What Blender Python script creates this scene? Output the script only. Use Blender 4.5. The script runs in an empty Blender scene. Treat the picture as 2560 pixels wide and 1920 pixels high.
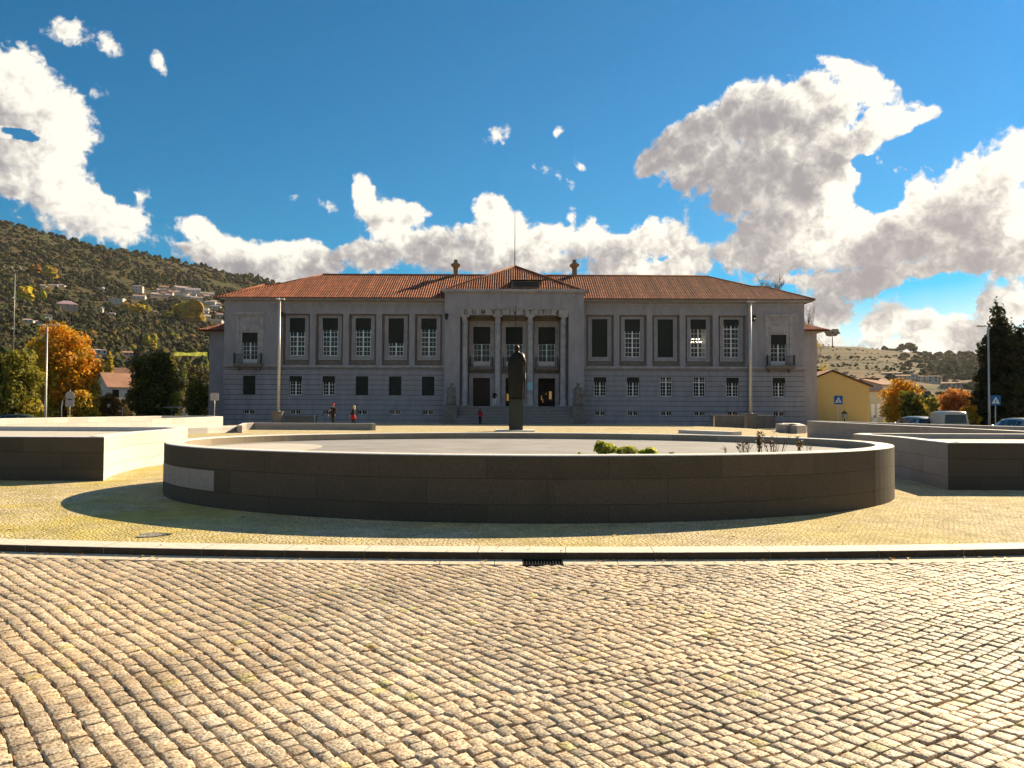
import bpy, bmesh, math, random
from math import sin, cos, tan, pi, radians, atan2, sqrt, exp, floor
from mathutils import Vector, Matrix, noise
random.seed(7)
R = random.random
def U(a, b): return a + (b - a) * R()

# ------------------------------------------------------------------ camera
scene = bpy.context.scene
COL = scene.collection
F = 1991.0
EYE = Vector((0, 0, 1.6))
cam_d = bpy.data.cameras.new("camera")
cam_d.sensor_width = 36; cam_d.lens = 28.0; cam_d.clip_start = 0.1; cam_d.clip_end = 20000
cam = bpy.data.objects.new("camera", cam_d); COL.objects.link(cam)
CAMR = Matrix.Rotation(radians(90 + 1.70), 4, 'X') @ Matrix.Rotation(radians(0.23), 4, 'Z')
cam.matrix_world = Matrix.Translation(EYE) @ CAMR
scene.camera = cam
CR3 = CAMR.to_3x3()
def ray(px, py):                       # direction with y = 1 for a point of the 2560x1920 photograph
    d = CR3 @ Vector(((px - 1280) / F, (960 - py) / F, -1))
    return d / d.y
def P(px, py, D):                      # world point seen there at distance D
    return EYE + ray(px, py) * D
def WX(px, D): return P(px, 1019, D).x
def WZ(px, py, D): return P(px, py, D).z

# ------------------------------------------------------------------ light
SUN_AZ, SUN_EL = radians(45), radians(29)
SUN = Vector((sin(SUN_AZ) * cos(SUN_EL), cos(SUN_AZ) * cos(SUN_EL), sin(SUN_EL)))
sd = bpy.data.lights.new("sun", 'SUN'); sd.energy = 5.0; sd.angle = radians(0.5); sd.color = (1.0, 0.81, 0.53)
so = bpy.data.objects.new("sun", sd); COL.objects.link(so)
so.rotation_euler = SUN.to_track_quat('Z', 'Y').to_euler(); so.location = (60, 60, 60)
scene.view_settings.view_transform = 'Standard'; scene.view_settings.look = 'None'
scene.view_settings.exposure = 1.1; scene.view_settings.gamma = 1.0

def azel(x, y):                        # display pixel (2212 wide) -> azimuth, elevation
    d = ray(x * 1.15732, y * 1.15732)
    return atan2(d.x, d.y), atan2(d.z, sqrt(d.x * d.x + d.y * d.y))

world = bpy.data.worlds.new("World"); scene.world = world; world.use_nodes = True
def sky_math(t, op, a, b=None, c=None, clamp=False):
    n = t.nodes.new('ShaderNodeMath'); n.operation = op; n.use_clamp = clamp
    for i, v in enumerate((a, b, c)):
        if v is None: continue
        if hasattr(v, 'is_output'): t.links.new(v, n.inputs[i])
        else: n.inputs[i].default_value = v
    return n.outputs[0]
def build_world():
    nt = world.node_tree; nt.nodes.clear()
    N = nt.nodes.new; L = nt.links.new
    tc = N('ShaderNodeTexCoord')
    sep = N('ShaderNodeSeparateXYZ'); L(tc.outputs['Generated'], sep.inputs[0])
    sky = N('ShaderNodeTexSky'); sky.sky_type = 'NISHITA'; sky.sun_disc = False
    sky.sun_elevation = SUN_EL; sky.sun_rotation = SUN_AZ; sky.air_density = 1.0; sky.dust_density = 0.3; sky.ozone_density = 3.0
    hs = N('ShaderNodeHueSaturation'); hs.inputs['Hue'].default_value = SKY_HUE
    st = N('ShaderNodeMapRange'); st.inputs['From Min'].default_value = .03; st.inputs['From Max'].default_value = .16
    st.inputs['To Min'].default_value = .75; st.inputs['To Max'].default_value = SKY_SAT; L(sep.outputs[2], st.inputs['Value']); L(st.outputs[0], hs.inputs['Saturation'])
    L(sky.outputs[0], hs.inputs['Color'])
    # unseen clouds beside and behind the camera, added for neutral fill light
    nz = N('ShaderNodeTexNoise'); nz.inputs['Scale'].default_value = 2.4; nz.inputs['Detail'].default_value = 5; L(tc.outputs['Generated'], nz.inputs['Vector'])
    mr = N('ShaderNodeMapRange'); mr.interpolation_type = 'SMOOTHSTEP'; mr.inputs['From Min'].default_value = .50; mr.inputs['From Max'].default_value = .62; L(nz.outputs['Fac'], mr.inputs['Value'])
    bk = N('ShaderNodeMapRange'); bk.inputs['From Min'].default_value = .45; bk.inputs['From Max'].default_value = .2; L(sep.outputs[1], bk.inputs['Value'])
    mk = sky_math(nt, 'MULTIPLY', mr.outputs[0], bk.outputs[0])
    mx = N('ShaderNodeMix'); mx.data_type = 'RGBA'; L(mk, mx.inputs['Factor']); L(hs.outputs[0], mx.inputs['A'])
    v = FILL_CLOUD / SKY_K; mx.inputs['B'].default_value = (v, v * .95, v * .88, 1)
    bg = N('ShaderNodeBackground'); bg.inputs['Strength'].default_value = SKY_K; L(mx.outputs['Result'], bg.inputs['Color'])
    out = N('ShaderNodeOutputWorld'); L(bg.outputs[0], out.inputs['Surface'])
    world.cycles.sampling_method = 'MANUAL'; world.cycles.sample_map_resolution = 512
def build_clouds():
    """a sector of a huge dome high over the far hills carries the cumulus; its vertices hold how dense the cloud is, a noise breaks up the edges"""
    import numpy as np
    A0, A1, E0, E1, ST = radians(-44), radians(38.5), radians(-1.0), radians(31), radians(.28)
    na, ne = int((A1 - A0) / ST) + 1, int((E1 - E0) / ST) + 1
    aa, ee = np.meshgrid(np.linspace(A0, A1, na), np.linspace(E0, E1, ne))
    def warp(a, e):
        wa = np.zeros_like(a); we = np.zeros_like(a); f = wa.ravel(); g = we.ravel()
        for i, (x, y) in enumerate(zip(a.ravel(), e.ravel())):
            n1 = noise.noise_vector(Vector((x * 9, y * 9, 0))); n2 = noise.noise_vector(Vector((x * 22, y * 22, 5)))
            f[i] = .016 * n1.x + .008 * n2.x; g[i] = .013 * n1.y + .007 * n2.y
        return a + f.reshape(a.shape), e + g.reshape(a.shape)
    BL = []
    for sign, lst in ((1, CLOUDS), (-1, HOLES)):
        for b in lst:
            a, e = azel(b[0], b[1]); k = 1.15732 / F * cos(a)
            BL.append((sign, a, e, b[2] * k, b[3] * k, radians(-b[4]), b[5] if len(b) > 5 else 1.0))
    def dens(a, e):
        cur = np.full(a.shape, -3.0)
        for sg, ca, ce, rx, ry, rot, k in BL:
            if sg > 0: rx *= 1.08; ry *= 1.08
            dx, dy = a - ca, e - ce; x = (dx * cos(rot) + dy * sin(rot)) / rx; y = (-dx * sin(rot) + dy * cos(rot)) / ry
            v = 1 - np.sqrt(x * x + y * y)
            if sg > 0: h = np.maximum(.15 - np.abs(cur - v * k), 0) / .15; cur = np.maximum(cur, v * k) + h * h * .15 / 4
            else: cur = np.minimum(cur, -1.1 * v)
        return cur
    wa, we = warp(aa, ee)
    da, de = SUN_AZ - aa, SUN_EL - ee; ln = np.sqrt(da * da + de * de); da /= ln; de /= ln
    ds = [dens(wa + da * o, we + de * o) for o in (0, .012, .045, .085)]
    RD = 9000.0
    co = np.stack([np.sin(aa) * np.cos(ee) * RD, np.cos(aa) * np.cos(ee) * RD, np.sin(ee) * RD], -1).reshape(-1, 3)
    faces = []
    for j in range(ne - 1):
        for i in range(na - 1):
            q = j * na + i; faces.append((q, q + 1, q + na + 1, q + na))
    me = bpy.data.meshes.new('clouds'); me.from_pydata(co.tolist(), [], faces)
    ca = me.color_attributes.new('dens', 'FLOAT_COLOR', 'POINT'); arr = np.stack(ds, -1).reshape(-1).astype(float); ca.data.foreach_set('color', arr)
    ca2 = me.color_attributes.new('azel', 'FLOAT_COLOR', 'POINT'); z = np.zeros_like(aa)
    ca2.data.foreach_set('color', np.stack([aa, ee, z, z + 1], -1).reshape(-1))
    m = bpy.data.materials.new('cumulus'); m.use_nodes = True; nt = m.node_tree; nt.nodes.clear(); N = nt.nodes.new; L = nt.links.new
    at = N('ShaderNodeAttribute'); at.attribute_name = 'dens'; uv = N('ShaderNodeAttribute'); uv.attribute_name = 'azel'
    sp = N('ShaderNodeSeparateColor'); L(at.outputs['Color'], sp.inputs[0])
    tosun = N('ShaderNodeVectorMath'); tosun.operation = 'SUBTRACT'; tosun.inputs[0].default_value = (SUN_AZ, SUN_EL, 0); L(uv.outputs['Vector'], tosun.inputs[1])
    nrm = N('ShaderNodeVectorMath'); nrm.operation = 'NORMALIZE'; L(tosun.outputs[0], nrm.inputs[0])
    def detail(off, det):
        v = uv.outputs['Vector']
        if off:
            ad = N('ShaderNodeVectorMath'); ad.operation = 'MULTIPLY_ADD'; ad.inputs[1].default_value = (off, off, 0); L(nrm.outputs[0], ad.inputs[0]); L(v, ad.inputs[2]); v = ad.outputs[0]
        f1 = N('ShaderNodeTexNoise'); f1.inputs['Scale'].default_value = 27; f1.inputs['Detail'].default_value = det; f1.inputs['Roughness'].default_value = .66; f1.inputs['Distortion'].default_value = .35; L(v, f1.inputs['Vector'])
        vo = N('ShaderNodeTexVoronoi'); vo.feature = 'SMOOTH_F1'; vo.inputs['Scale'].default_value = 38; vo.inputs['Smoothness'].default_value = .5; vo.inputs['Detail'].default_value = 2.5; vo.inputs['Roughness'].default_value = .55; L(v, vo.inputs['Vector'])
        f2 = N('ShaderNodeTexNoise'); f2.inputs['Scale'].default_value = 85; f2.inputs['Detail'].default_value = max(2, det - 3); f2.inputs['Roughness'].default_value = .6; f2.inputs['Distortion'].default_value = .5; L(v, f2.inputs['Vector'])
        x = sky_math(nt, 'ADD', sky_math(nt, 'MULTIPLY', sky_math(nt, 'SUBTRACT', f1.outputs['Fac'], .5), 1.9), sky_math(nt, 'MULTIPLY', sky_math(nt, 'SUBTRACT', f2.outputs['Fac'], .5), 1.5))
        return sky_math(nt, 'ADD', x, sky_math(nt, 'MULTIPLY', sky_math(nt, 'SUBTRACT', .42, vo.outputs['Distance']), .60))
    n0, n1 = detail(0, 8), detail(.008, 4)
    b0 = sky_math(nt, 'MULTIPLY', sky_math(nt, 'MINIMUM', sp.outputs[0], .62), 2.5)
    d0 = sky_math(nt, 'ADD', sky_math(nt, 'ADD', b0, -.10), n0)
    d1 = sky_math(nt, 'MAXIMUM', sky_math(nt, 'ADD', sky_math(nt, 'MULTIPLY', sky_math(nt, 'MINIMUM', sp.outputs[1], .45), 2.2), sky_math(nt, 'MULTIPLY', n1, 1.25)), 0)
    d2 = sky_math(nt, 'MAXIMUM', sp.outputs[2], 0); d3 = sky_math(nt, 'MAXIMUM', at.outputs['Alpha'], 0)
    mask = N('ShaderNodeMapRange'); mask.interpolation_type = 'SMOOTHSTEP'; mask.inputs['From Min'].default_value = -.05; mask.inputs['From Max'].default_value = .55; L(d0, mask.inputs['Value'])
    thick = sky_math(nt, 'ADD', sky_math(nt, 'MULTIPLY', d1, .62), sky_math(nt, 'ADD', sky_math(nt, 'MULTIPLY', d2, .85), sky_math(nt, 'MULTIPLY', d3, .65)))
    lit = sky_math(nt, 'POWER', 2.718, sky_math(nt, 'MULTIPLY', thick, -1.0))
    ramp = N('ShaderNodeMapRange'); ramp.interpolation_type = 'SMOOTHSTEP'; ramp.inputs['From Min'].default_value = .14; ramp.inputs['From Max'].default_value = .60; L(lit, ramp.inputs['Value'])
    cr = N('ShaderNodeMix'); cr.data_type = 'RGBA'; L(ramp.outputs[0], cr.inputs['Factor'])
    cr.inputs['A'].default_value = (*[CLOUD_K * v for v in (.30, .285, .315)], 1); cr.inputs['B'].default_value = (*[CLOUD_K * v for v in (1.02, .97, .86)], 1)
    em = N('ShaderNodeEmission'); L(cr.outputs['Result'], em.inputs['Color']); tr = N('ShaderNodeBsdfTransparent')
    ms = N('ShaderNodeMixShader'); L(mask.outputs[0], ms.inputs[0]); L(tr.outputs[0], ms.inputs[1]); L(em.outputs[0], ms.inputs[2])
    o = N('ShaderNodeOutputMaterial'); L(ms.outputs[0], o.inputs['Surface']); m.cycles.emission_sampling = 'NONE'
    me.materials.append(m); me.update(); ob = bpy.data.objects.new('clouds', me); COL.objects.link(ob); ob['kind'] = 'structure'
FILL_CLOUD, CLOUD_K = .20, .50
SKY_K, SKY_SAT, SKY_HUE = 0.047, 3.0, 0.491
CLOUDS = [ (1700,340,230,115,5),(1950,470,160,90,0),(2060,480,170,110,0),(1880,320,120,80,0),(1560,300,120,60,-20),(2190,560,120,60,0),(470,560,130,45,10),(1060,560,240,50,0),(640,575,120,40,0),(100,330,110,90,50),(1870,600,160,40,0),
  # x, y, rx, ry, rot (display px, clockwise)
 (40,190,130,75,30),(140,270,75,75,55),(10,240,80,50,0),(50,380,130,75,40),(165,440,120,65,35),(235,490,95,45,15),(300,440,30,52,0,.5),(270,480,60,40,20),(-60,300,90,140,0),
 (150,85,66,38,-10,.5),(245,105,38,42,-40,.5),(350,138,46,20,48,.45),(240,198,40,24,0,.2),
 (430,485,45,28,20,.9),(470,525,110,45,20),(590,550,105,42,0),(665,560,60,45,0),(560,600,200,25,0),(630,434,22,15,0,.45),(715,450,48,20,25,.4),
 (790,425,32,50,-15),(850,490,90,60,45),(885,455,50,32,0),(930,540,130,62,10),(800,560,95,48,0),(1000,500,40,20,10,.8),
 (1045,445,55,35,0),(1070,510,100,70,0),(1185,520,85,42,0),(1130,565,190,38,0),(1242,480,18,34,0,.5),
 (1068,293,30,30,0,.45),(1186,283,24,14,0,.4),(1195,385,62,28,32,.42),(1240,360,22,20,0,.35),(1225,410,40,22,0,.3),
 (1330,530,115,58,0),(1420,505,105,45,0),(1490,550,70,50,0),(1400,580,170,30,0),
 (1740,225,160,78,-5),(1870,180,95,52,20),(1930,255,90,55,10),(1600,245,130,60,-20),(1480,290,90,42,-25),(1410,350,40,45,0),(1560,365,180,70,15),
 (1660,420,180,110,20),(1800,390,150,110,0),(1740,520,200,85,8),(1930,535,170,72,0),(1830,130,60,20,25,.9),(2090,410,90,75,-30),(2180,350,80,75,0),(2160,480,150,110,0),
 (2120,560,200,52,0),(1985,440,80,55,10),(1950,595,380,22,0),(1640,560,110,50,20),(2010,250,40,25,0,.8),
 (1785,665,70,48,0),(1905,690,70,48,0),(1990,705,60,42,0),(2075,725,90,38,0),(2190,670,60,60,0),(1990,765,330,50,0),(1770,730,80,60,0)]
HOLES = [(1900,412,40,36,10),(45,287,30,9,5),(1985,325,62,34,-10),(1340,450,50,40,0),(1870,365,26,16,20)]
build_world()
build_clouds()
# ------------------------------------------------------------------ materials
MATS = {}
def mat(name, col, rough=0.8, col2=None, scale=4.0, detail=5, bump=0.0, bscale=None, spec=0.3, metal=0.0, lo=0.35, hi=0.65, stretch=None, attr=False, transl=0.0, emit=0, coat=0):
    m = bpy.data.materials.new(name); m.use_nodes = True
    nt = m.node_tree; b = nt.nodes['Principled BSDF']; N = nt.nodes.new; L = nt.links.new
    b.inputs['Base Color'].default_value = (*col, 1); b.inputs['Roughness'].default_value = rough
    b.inputs['Specular IOR Level'].default_value = spec; b.inputs['Metallic'].default_value = metal
    if coat: b.inputs['Coat Weight'].default_value = coat
    if emit: b.inputs['Emission Color'].default_value = (*col, 1); b.inputs['Emission Strength'].default_value = emit
    tc = N('ShaderNodeTexCoord'); vec = tc.outputs['Object']
    if stretch:
        mp = N('ShaderNodeMapping'); mp.inputs['Scale'].default_value = stretch; L(vec, mp.inputs[0]); vec = mp.outputs[0]
    colout = None
    if col2 is not None:
        n = N('ShaderNodeTexNoise'); n.inputs['Scale'].default_value = scale; n.inputs['Detail'].default_value = detail; n.inputs['Roughness'].default_value = 0.62
        L(vec, n.inputs['Vector'])
        r = N('ShaderNodeMapRange'); r.inputs['From Min'].default_value = lo; r.inputs['From Max'].default_value = hi; L(n.outputs['Fac'], r.inputs['Value'])
        x = N('ShaderNodeMix'); x.data_type = 'RGBA'; x.inputs['A'].default_value = (*col, 1); x.inputs['B'].default_value = (*col2, 1)
        L(r.outputs[0], x.inputs['Factor']); colout = x.outputs['Result']
    if attr:
        a = N('ShaderNodeAttribute'); a.attribute_name = 'tint'
        if colout is None: colout = a.outputs['Color']
        else:
            y = N('ShaderNodeMix'); y.data_type = 'RGBA'; y.blend_type = 'MULTIPLY'; y.inputs['Factor'].default_value = 1
            L(colout, y.inputs['A']); L(a.outputs['Color'], y.inputs['B']); colout = y.outputs['Result']
    if colout is not None: L(colout, b.inputs['Base Color'])
    if bump:
        n2 = N('ShaderNodeTexNoise'); n2.inputs['Scale'].default_value = bscale or scale * 4; n2.inputs['Detail'].default_value = 6; L(vec, n2.inputs['Vector'])
        bp = N('ShaderNodeBump'); bp.inputs['Strength'].default_value = 1.0; bp.inputs['Distance'].default_value = bump
        L(n2.outputs['Fac'], bp.inputs['Height']); L(bp.outputs[0], b.inputs['Normal'])
    if transl:
        t = N('ShaderNodeBsdfTranslucent'); t.inputs['Color'].default_value = (*col, 1)
        if colout is not None: L(colout, t.inputs['Color'])
        ms = N('ShaderNodeMixShader'); ms.inputs[0].default_value = transl
        L(b.outputs[0], ms.inputs[1]); L(t.outputs[0], ms.inputs[2]); L(ms.outputs[0], nt.nodes['Material Output'].inputs['Surface'])
    m.diffuse_color = (*col, 1)
    MATS[name] = m; return m

def mat_granite(name, col, col2, bw=1.3, bh=0.34, mortar=(0.05, 0.04, 0.03), uv=True, msize=0.006, var=0.25, stain=(0.10, 0.08, 0.05)):
    """ashlar granite: brick texture over UV (metres) with speckle and stains"""
    m = mat(name, col, 0.85); nt = m.node_tree; b = nt.nodes['Principled BSDF']; N = nt.nodes.new; L = nt.links.new
    tc = N('ShaderNodeTexCoord')
    br = N('ShaderNodeTexBrick'); br.inputs['Scale'].default_value = 1.0
    br.inputs['Brick Width'].default_value = bw; br.inputs['Row Height'].default_value = bh
    br.inputs['Mortar Size'].default_value = msize; br.inputs['Mortar Smooth'].default_value = 0.1
    br.inputs['Color1'].default_value = (*col, 1); br.inputs['Color2'].default_value = (*col2, 1); br.inputs['Mortar'].default_value = (*mortar, 1)
    L(tc.outputs['UV' if uv else 'Object'], br.inputs['Vector'])
    sp = N('ShaderNodeTexNoise'); sp.inputs['Scale'].default_value = 90; sp.inputs['Detail'].default_value = 3; L(tc.outputs['Object'], sp.inputs['Vector'])
    r = N('ShaderNodeMapRange'); r.inputs['From Min'].default_value = .3; r.inputs['From Max'].default_value = .7
    r.inputs['To Min'].default_value = 1 - var; r.inputs['To Max'].default_value = 1 + var; L(sp.outputs['Fac'], r.inputs['Value'])
    sc = N('ShaderNodeVectorMath'); sc.operation = 'SCALE'; L(br.outputs['Color'], sc.inputs[0]); L(r.outputs[0], sc.inputs['Scale'])
    st = N('ShaderNodeTexNoise'); st.inputs['Scale'].default_value = 1.6; st.inputs['Detail'].default_value = 7; st.inputs['Roughness'].default_value = .7; L(tc.outputs['Object'], st.inputs['Vector'])
    sr = N('ShaderNodeMapRange'); sr.inputs['From Min'].default_value = .52; sr.inputs['From Max'].default_value = .8; sr.inputs['To Max'].default_value = .55; L(st.outputs['Fac'], sr.inputs['Value'])
    mx = N('ShaderNodeMix'); mx.data_type = 'RGBA'; L(sr.outputs[0], mx.inputs['Factor']); L(sc.outputs[0], mx.inputs['A']); mx.inputs['B'].default_value = (*stain, 1)
    L(mx.outputs['Result'], b.inputs['Base Color'])
    ad = N('ShaderNodeMath'); ad.operation = 'MULTIPLY_ADD'; L(sp.outputs['Fac'], ad.inputs[0]); ad.inputs[1].default_value = .25; 
    inv = N('ShaderNodeMath'); inv.operation = 'SUBTRACT'; inv.inputs[0].default_value = 1; L(br.outputs['Fac'], inv.inputs[1]); L(inv.outputs[0], ad.inputs[2])
    bp = N('ShaderNodeBump'); bp.inputs['Distance'].default_value = .006; L(ad.outputs[0], bp.inputs['Height']); L(bp.outputs[0], b.inputs['Normal'])
    return m

def mat_paving(name):
    """small setts with moss, for the raised plaza"""
    m = mat(name, (.4, .35, .27), 0.9, spec=.12); nt = m.node_tree; b = nt.nodes['Principled BSDF']; N = nt.nodes.new; L = nt.links.new
    tc = N('ShaderNodeTexCoord')
    mp = N('ShaderNodeMapping'); mp.inputs['Rotation'].default_value = (0, 0, .5); L(tc.outputs['Object'], mp.inputs[0])
    vo = N('ShaderNodeTexVoronoi'); vo.feature = 'F1'; vo.inputs['Scale'].default_value = 17; vo.inputs['Randomness'].default_value = .8; L(mp.outputs[0], vo.inputs['Vector'])
    ve = N('ShaderNodeTexVoronoi'); ve.feature = 'DISTANCE_TO_EDGE'; ve.inputs['Scale'].default_value = 17; ve.inputs['Randomness'].default_value = .8; L(mp.outputs[0], ve.inputs['Vector'])
    sepc = N('ShaderNodeSeparateColor'); L(vo.outputs['Color'], sepc.inputs[0])
    c1 = N('ShaderNodeMix'); c1.data_type = 'RGBA'; c1.inputs['A'].default_value = (.52, .43, .28, 1); c1.inputs['B'].default_value = (.72, .62, .44, 1); L(sepc.outputs[0], c1.inputs['Factor'])
    ed = N('ShaderNodeMapRange'); ed.inputs['From Min'].default_value = .02; ed.inputs['From Max'].default_value = .10; L(ve.outputs['Distance'], ed.inputs['Value'])
    # moss: wide patches
    mo = N('ShaderNodeTexNoise'); mo.inputs['Scale'].default_value = .33; mo.inputs['Detail'].default_value = 8; mo.inputs['Roughness'].default_value = .62; L(tc.outputs['Object'], mo.inputs['Vector'])
    mr = N('ShaderNodeMapRange'); mr.inputs['From Min'].default_value = .44; mr.inputs['From Max'].default_value = .62; L(mo.outputs['Fac'], mr.inputs['Value'])
    # more moss close to the oval basin, and on the left
    sx = N('ShaderNodeSeparateXYZ'); L(tc.outputs['Object'], sx.inputs[0])
    gx = N('ShaderNodeMapRange'); gx.inputs['From Min'].default_value = 9; gx.inputs['From Max'].default_value = -6; gx.inputs['To Min'].default_value = .15; gx.inputs['To Max'].default_value = .75; L(sx.outputs[0], gx.inputs['Value'])
    mm = N('ShaderNodeMath'); mm.operation = 'MULTIPLY'; L(mr.outputs[0], mm.inputs[0]); L(gx.outputs[0], mm.inputs[1])
    fy = N('ShaderNodeMapRange'); fy.inputs['From Min'].default_value = 30; fy.inputs['From Max'].default_value = 60; fy.inputs['To Min'].default_value = 1; fy.inputs['To Max'].default_value = .05; L(sx.outputs[1], fy.inputs['Value'])
    m2 = N('ShaderNodeMath'); m2.operation = 'MULTIPLY'; L(mm.outputs[0], m2.inputs[0]); L(fy.outputs[0], m2.inputs[1])
    inv = N('ShaderNodeMath'); inv.operation = 'SUBTRACT'; inv.inputs[0].default_value = 1; L(ed.outputs[0], inv.inputs[1])
    m3 = N('ShaderNodeMath'); m3.operation = 'MULTIPLY_ADD'; L(inv.outputs[0], m3.inputs[0]); m3.inputs[1].default_value = .35; L(m2.outputs[0], m3.inputs[2]); m3.use_clamp = True
    j = N('ShaderNodeMix'); j.data_type = 'RGBA'; L(ed.outputs[0], j.inputs['Factor']); j.inputs['A'].default_value = (.26, .19, .07, 1); L(c1.outputs['Result'], j.inputs['B'])
    c2 = N('ShaderNodeMix'); c2.data_type = 'RGBA'; L(m3.outputs[0], c2.inputs['Factor']); L(j.outputs['Result'], c2.inputs['A']); c2.inputs['B'].default_value = (.50, .40, .07, 1)
    sp = N('ShaderNodeTexNoise'); sp.inputs['Scale'].default_value = 2.1; sp.inputs['Detail'].default_value = 9; sp.inputs['Roughness'].default_value = .7; L(tc.outputs['Object'], sp.inputs['Vector'])
    sr = N('ShaderNodeMapRange'); sr.inputs['From Min'].default_value = .3; sr.inputs['From Max'].default_value = .7; sr.inputs['To Min'].default_value = .7; sr.inputs['To Max'].default_value = 1.25; L(sp.outputs['Fac'], sr.inputs['Value'])
    sc = N('ShaderNodeVectorMath'); sc.operation = 'SCALE'; L(c2.outputs['Result'], sc.inputs[0]); L(sr.outputs[0], sc.inputs['Scale'])
    L(sc.outputs[0], b.inputs['Base Color'])
    # rounded setts
    er = N('ShaderNodeMapRange'); er.interpolation_type = 'SMOOTHSTEP'; er.inputs['From Max'].default_value = .25; L(ve.outputs['Distance'], er.inputs['Value'])
    ti = N('ShaderNodeMath'); ti.operation = 'MULTIPLY_ADD'; L(sepc.outputs[1], ti.inputs[0]); ti.inputs[1].default_value = .6; L(er.outputs[0], ti.inputs[2])
    fn = N('ShaderNodeTexNoise'); fn.inputs['Scale'].default_value = 60; fn.inputs['Detail'].default_value = 4; L(tc.outputs['Object'], fn.inputs['Vector'])
    t2 = N('ShaderNodeMath'); t2.operation = 'MULTIPLY_ADD'; L(fn.outputs['Fac'], t2.inputs[0]); t2.inputs[1].default_value = .5; L(ti.outputs[0], t2.inputs[2])
    bp = N('ShaderNodeBump'); bp.inputs['Distance'].default_value = .007; L(t2.outputs[0], bp.inputs['Height']); L(bp.outputs[0], b.inputs['Normal'])
    return m

M_cobble = mat('cobble_granite', (.76, .62, .44), .6, (.19, .105, .045), 55, 10, .007, 75, spec=.4, lo=.44, hi=.66, attr=True)
M_joint = mat('joint_earth', (.045, .026, .012), .95, (.11, .075, .03), 9, 5, .004, 40)
M_road = mat('road_setts', (.35, .29, .21), .9, (.16, .12, .07), 9, 6, .01, 22)
M_kerb = mat('kerb_granite', (.80, .73, .63), .75, (.62, .55, .45), 20, 6, .003, 90)
M_kerbd = mat('kerb_shade_joint_dirt', (.075, .055, .035), .9, (.05, .035, .02), 8, 6, .003, 60)  # shade of the kerb's front face put into colour; facade joints share it
M_gutter = mat('gutter_granite', (.78, .69, .54), .8, (.55, .46, .33), 14, 6, .004, 60)
M_pave = mat_paving('plaza_setts')
M_wall = mat_granite('wall_granite', (.57, .545, .52), (.47, .445, .42), msize=.004, mortar=(.42, .36, .28), stain=(.42, .35, .26), bw=1.5)
M_wallg = mat_granite('shaded_wall_granite', (.34, .305, .285), (.28, .255, .235), msize=.004, mortar=(.16, .13, .10), stain=(.17, .145, .11), bw=1.5)  # darker copy of the wall stone; shade of unlit faces put into its colour
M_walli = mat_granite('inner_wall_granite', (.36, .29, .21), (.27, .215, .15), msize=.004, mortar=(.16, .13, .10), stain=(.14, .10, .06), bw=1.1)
M_walld = mat_granite('basin_and_shade_granite', (.105, .082, .058), (.078, .065, .046), var=.4, bw=1.6, msize=.003, mortar=(.05,.04,.03), stain=(.045,.042,.022))  # basin wall stone; also puts shade into the planters' camera-facing faces
M_wallp = mat('pale_new_granite', (.37, .32, .295), .8, (.29, .25, .23), 12, 5, .003, 70)
M_cap = mat('coping_granite', (.84, .80, .75), .7, (.66, .62, .56), 9, 6, .003, 80)
M_bed = mat('basin_gravel', (.35, .34, .34), .8, (.27, .255, .24), 1.2, 10, .004, 60)
M_bed2 = mat('pale_gravel', (.60, .56, .49), .8, (.52, .48, .41), 3, 8, .004, 60)
M_stucco = mat('grey_stucco', (.37, .345, .37), .9, (.265, .25, .268), 1.5, 8, .004, 25, lo=.33, hi=.70, stretch=(1, 1, .35))
M_stone = mat('facade_granite', (.45, .42, .43), .88, (.30, .275, .28), 1.6, 7, .004, 30)
M_stoneD = mat('weathered_and_shaded_granite', (.225, .195, .175), .9, (.17, .14, .11), 2.0, 7, .004, 30)
M_tile = mat('clay_tile', (.52, .175, .07), .75, (.27, .09, .045), 2.2, 8, .006, 30, attr=True)
M_tileb = mat('tile_gap', (.07, .025, .015), .9)  # dark base between ribs, the shade of the gaps put into colour
M_shut = mat('dark_green_blind', (.018, .024, .018), .6, stretch=(1, 1, 14), col2=(.010, .014, .010), scale=2)
M_frame = mat('white_window_paint', (.86, .84, .82), .5)
M_glass = mat('window_glass', (.012, .010, .009), .08, spec=.35)
M_clear = bpy.data.materials.new('clear_pane'); M_clear.use_nodes = True
def _clear():
    nt = M_clear.node_tree; N = nt.nodes.new; t = N('ShaderNodeBsdfTransparent'); g = N('ShaderNodeBsdfGlossy'); g.inputs['Roughness'].default_value = .05
    x = N('ShaderNodeMixShader'); x.inputs[0].default_value = .05; nt.links.new(t.outputs[0], x.inputs[1]); nt.links.new(g.outputs[0], x.inputs[2]); nt.links.new(x.outputs[0], nt.nodes['Material Output'].inputs['Surface'])
_clear()
M_dark = mat('dark_interior', (.02, .015, .012), .9)
M_wood = mat('dark_door_wood', (.045, .025, .015), .6, (.03, .016, .01), 6, stretch=(6, 1, .4))
M_iron = mat('wrought_iron', (.02, .022, .022), .5, spec=.4, metal=.3)
M_bronze = mat('bronze_patina', (.016, .013, .010), .45, (.009, .011, .009), 5, 6, .02, 9, spec=.5, metal=.6)
M_bronzeL = mat('bronze_letters', (.04, .032, .026), .6)
M_plinth = mat('dark_plinth_granite', (.022, .028, .027), .6, (.014, .018, .017), 14, 6, .003, 60, spec=.5)
M_statue = mat('carved_granite', (.26, .225, .19), .9, (.15, .13, .11), 4, 7, .02, 12)
M_pole = mat('galvanised_pole', (.55, .53, .50), .45, (.45, .43, .41), 3, metal=.3)
M_signb = mat('sign_blue', (.005, .12, .36), .4); M_signw = mat('sign_white', (.8, .8, .8), .4)
M_signg = mat('sign_back_grey', (.35, .33, .35), .5); M_black = mat('sign_black', (.01, .01, .01), .5)
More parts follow.
